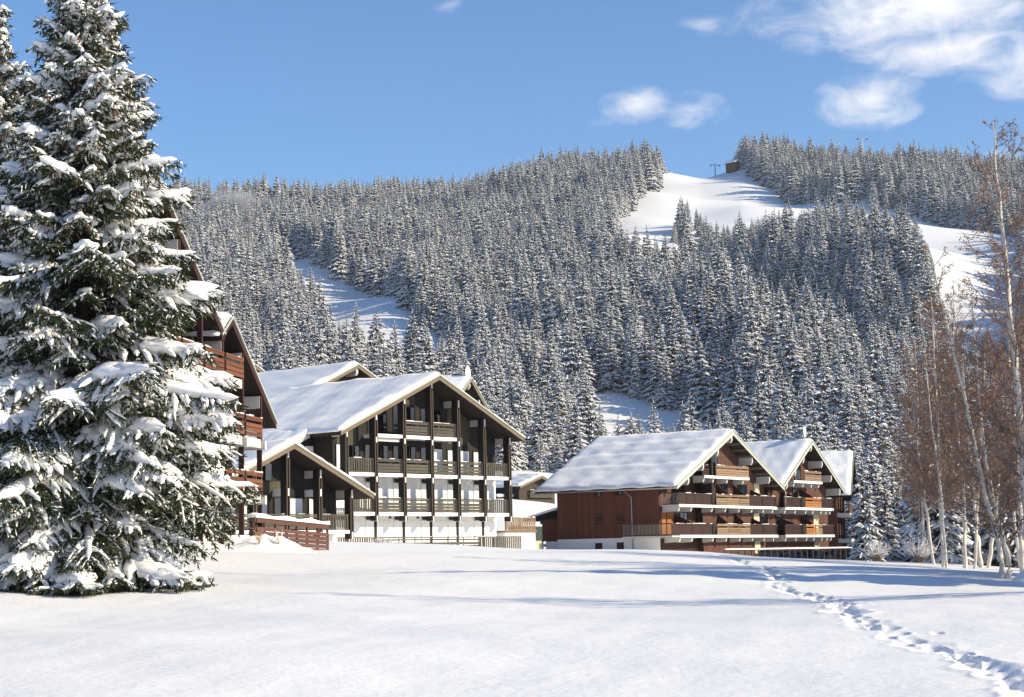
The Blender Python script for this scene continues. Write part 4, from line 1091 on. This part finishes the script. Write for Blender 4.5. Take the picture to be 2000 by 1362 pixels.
for (x, y, rz, sc_, lb) in ((19.1, 83.0, 4.2, .9, 'slender bare birch standing nearest the terrace screen'), (21.0, 91.0, 2.9, 1.0, 'bare birch among the frosted bushes'), (20.3, 84.0, 0.0, .95, 'twin-stemmed bare birch at the end of the field left of the leaning birch'), (23.6, 80.0, 2.0, 1.0, 'bare birch between the frosted bush and the leaning birch'),
                            (26.0, 95.0, 3.6, 1.1, 'tall bare birch behind the row of field-edge birches'), (19.6, 72.0, 5.0, .95, 'bare birch close behind the tall white birch'), (22.0, 100.0, 1.2, .9, 'thin bare birch beside the young spruces')):
    e = put_birch((x, y, gz(x, y) - .1), lb, BP); e.rotation_euler.z = rz; e.scale = (sc_, sc_, sc_)
for (x, y, rz, lb) in ((21.5, 56.5, 1.0, 'twin-stemmed birch beside the snow mound that shades the field'), (24.0, 62.0, 2.4, 'twin-stemmed birch next to a spruce at the field side'), (19.5, 40.0, 4.0, 'lone twin-stemmed birch on the near side of the field')):
    put_birch((x, y, gz(x, y) - .1), lb, BP).rotation_euler.z = rz
for (x, y, k, s_, lb) in ((27, 51.5, 2, 1.45, 'very tall narrow spruce at the near right side of the field'), (30, 58.5, 1, 1.3, 'broad spruce at the field side among the birches'), (34, 60, 4, 1.5, 'tall wide spruce behind the field-side birches')):
    e = empty('spruce_tree', (x, y, gz(x, y) - .1), k * 1.3, lb, 'tree'); e.scale = (s_, s_, s_)
    link_mesh('trunk', SPR[k][0], e); link_mesh('crown', SPR[k][1], e)

# mound of snow at the birch foot, snow bank by the fences, shrubs
def mound(name, cx, cy, rx, ry, h, seed, label, rough=.18):
    n = 40; m = 16; g = comps(10, .35, 1.6, rough * h, seed)
    th_, q = np.meshgrid(np.linspace(0, 2 * np.pi, n, endpoint=False), np.linspace(0, 1, m))
    X = cx + rx * q * np.cos(th_); Y = cy + ry * q * np.sin(th_)
    Z = ground(X, Y) - .05 + h * (1 - q ** 2) ** 1.3 + sines(X, Y, g) * (1 - q ** 2)
    V = np.stack([X, Y, Z], -1).reshape(-1, 3)
    i = np.arange(m - 1)[:, None] * n + np.arange(n)[None, :]; j = np.arange(m - 1)[:, None] * n + (np.arange(n)[None, :] + 1) % n
    F = np.stack([i, i + n, j + n, j], -1).reshape(-1, 4)
    o = link_mesh(name, np_mesh(name, V, [F], ['snow'], smooth=True)); tag(o, label, 'snow mound')
mound('snow_mound', 15.85, 56.6, .9, .8, .42, 3, 'rounded heap of snow at the foot of the white birch', .1)
mound('snow_bank', -11.6, 84.2, 2.9, 1.6, .75, 5, 'lumpy bank of shovelled snow in front of the brown garden fence', .10)
mound('snow_bank', -14.0, 80.5, 2.2, 1.2, .5, 6, 'low heap of shovelled snow below the grey retaining wall', .10)
def frost_bush(loc, r, h, n, label, seed, m1='birch_twig', snowy=True):
    g = np.random.default_rng(seed); W_ = []; S_ = []
    for k in range(n):
        a = g.random() * 6.283; o = g.uniform(.2, 1.0); t = np.linspace(0, 1, 6)
        P = np.stack([r * o * math.cos(a) * t ** .8, r * o * math.sin(a) * t ** .8, h * g.uniform(.5, 1.0) * (t - .35 * o * t ** 2)], -1) + g.normal(0, .02, (6, 3)); P[0] *= .2
        W_.append((P, np.linspace(.014, .005, 6)))
        for kk in range(3):
            i = int(g.integers(2, 6)); d = g.normal(0, .12 * h, 3); d[2] = abs(d[2]); Q = np.stack([P[i], P[i] + d * .5, P[i] + d]); W_.append((Q, np.array([.007, .006, .004])))
            if snowy: S_.append((Q + [0, 0, .015], np.array([.006, .018, .004]) * (h ** .4)))
        if snowy: S_.append((P[2:] + [0, 0, .012], np.array([.005, .018, .02, .004]) * (h ** .4)))
    e = empty('shrub', loc, 0, label, 'shrub')
    V, F = tubes_mesh(W_, 4, 1.0); link_mesh('twigs', np_mesh('twigs', V, [F], [m1]), e)['kind'] = 'stuff'
    if S_:
        V, F = tubes_mesh(S_, 5, .8); link_mesh('snow', np_mesh('snow', V, [F], ['tree_snow'], smooth=True), e)
frost_bush((-8.4, 117.0, gz(-8.4, 117.0) - .05), .95, .85, 90, 'round snow-covered bush before the terrace fence of the dark chalet', 1)
frost_bush((17.9, 92.5, gz(17.9, 92.5) - .05), .8, 1.2, 60, 'frosted twiggy bush at the end of the terrace screen', 2)
frost_bush((21.0, 97, gz(21.0, 97) - .05), 1.2, 1.7, 70, 'frosted bush standing among the young spruces beside the field', 3)
frost_bush((24.5, 84, gz(24.5, 84) - .05), 1.5, 2.4, 90, 'frosted bush below the bare birches', 4)
frost_bush((-11.5, 83.2, gz(-11.5, 83.2) + .4), .35, 1.0, 9, 'dry yellow stalks sticking out of the shovelled snow bank', 5, 'dry_stalk', False)
frost_bush((-10.7, 83.6, gz(-10.7, 83.6) + .4), .3, .8, 7, 'snow-tipped dry stalks beside the brown garden fence', 6, 'dry_stalk', True)
for (x, y, k, s_, lb) in ((23.0, 101, 0, .62, 'young snowy spruce at the field edge right of the terrace screen'), (27.5, 103, 1, .75, 'snowy spruce behind the bare birches at the field edge'), (31, 98, 3, .7, 'broad snowy spruce beside the bare birches'), (20.3, 108, 2, .5, 'small snowy spruce closest to the terrace screen'), (25.3, 112, 4, .8, 'tall snowy spruce between the brown chalet and the birches')):
    e = empty('spruce_tree', (x, y, gz(x, y) - .1), k * 1.3, lb, 'tree'); e.scale = (s_, s_, s_)
    link_mesh('trunk', SPR[k][0], e); link_mesh('crown', SPR[k][1], e)

# ------------------------------------------------------------------ things up on the ridge
def hut(x, y, w, d, h, rz, label):
    e = empty('mountain_hut', (x, y, gz(x, y) - .5), rz, label, 'hut')
    MB().prism([(-w / 2, 0), (w / 2, 0), (w / 2, h), (0, h + w * .22), (-w / 2, h)], 0, d).build('wall', 'front_boards', e)
    r_ = MB().prism([(-w / 2 - .7, h - .25), (0, h + w * .22 + .1), (w / 2 + .7, h - .25), (w / 2 + .7, h - .5), (0, h + w * .22 - .12), (-w / 2 - .7, h - .5)], -.7, d + .7).build('roof', 'soffit', e)
    MB().prism([(-w / 2 - .7, h + .25), (0, h + w * .22 + .65), (w / 2 + .7, h + .25), (w / 2 + .7, h - .245), (0, h + w * .22 + .105), (-w / 2 - .7, h - .245)], -.72, d + .72).build('snow', 'roof_snow', r_)
    window(e, -1, .4, 1.2, 2.6, 0, 'glass')
hut(88.0, 985, 5.0, 7, 3.4, .9, 'small snow-roofed hut beside the trees left of the piste top')
hut(124.5, 985, 4.6, 6, 5.2, .9, 'taller brown hut at the right edge of the piste top')
def pylon(x, y, h, label):
    e = empty('lift_pylon', (x, y, gz(x, y) - .5), .2, label, 'pylon')
    MB().tube([(0, 0, 0), (0, 0, h)], [.4, .25], 8).build('mast', 'metal', e)
    bx(e, 'crossarm', 'metal', (-2.6, 2.6, -.15, .15, h - .3, h + .1))
    for s in (-1, 1): bx(e, 'sheave_train', 'dark_metal', (s * 2.6 - .2, s * 2.6 + .2, -1.3, 1.3, h - .7, h - .35))
pylon(115, 1008, 7, 'small ski lift pylon on the piste brow between the two huts')
pylon(191, 975, 24, 'tall ski lift pylon rising out of the ridge forest')

# drifting cloud of artificial snow over the upper left piste
bpy.ops.mesh.primitive_uv_sphere_add(segments=24, ring_count=12, radius=1, location=(-134, 866, gz(-134, 866) + 13))
mist = bpy.context.object; mist.name = 'snow_mist'; mist.scale = (24, 15, 13)
tag(mist, 'drifting white mist of blown snow over the upper left piste', 'mist', kind='stuff')
mm = bpy.data.materials.new('mist'); mm.use_nodes = True; t = mm.node_tree; t.nodes.clear()
vo = N(t, 'ShaderNodeOutputMaterial'); pv = N(t, 'ShaderNodeVolumePrincipled', inp={'Color': (.95, .96, 1, 1)})
tcx = N(t, 'ShaderNodeTexCoord'); ln = N(t, 'ShaderNodeVectorMath', operation='LENGTH'); t.links.new(tcx.outputs['Object'], ln.inputs[0])
nz = N(t, 'ShaderNodeTexNoise', inp={'Scale': 1.6, 'Detail': 3.0}); t.links.new(tcx.outputs['Object'], nz.inputs['Vector'])
dn = M(t, 'MULTIPLY', M(t, 'MAXIMUM', M(t, 'SUBTRACT', M(t, 'ADD', 0.62, M(t, 'MULTIPLY', M(t, 'SUBTRACT', nz.outputs[0], .5), 1.6)), ln.outputs['Value']), 0.0), .5)
t.links.new(dn, pv.inputs['Density']); t.links.new(pv.outputs[0], vo.inputs['Volume']); mist.data.materials.append(mm)
SC.cycles.volume_step_rate = 1.0
SC.cycles.volume_max_steps = 64

# thin winter haze that softens the far hillside
hb = MB().box(-1900, 1900, -1900, 1900, -6, 290).build('haze', [])
tag(hb, 'thin winter haze in the valley air', 'haze', kind='stuff')
hm = bpy.data.materials.new('haze'); hm.use_nodes = True; t = hm.node_tree; t.nodes.clear()
ho = N(t, 'ShaderNodeOutputMaterial'); hv = N(t, 'ShaderNodeVolumePrincipled', inp={'Color': (.93, .96, 1, 1), 'Density': .00010, 'Anisotropy': .25})
t.links.new(hv.outputs[0], ho.inputs['Volume']); hb.data.materials.append(hm)
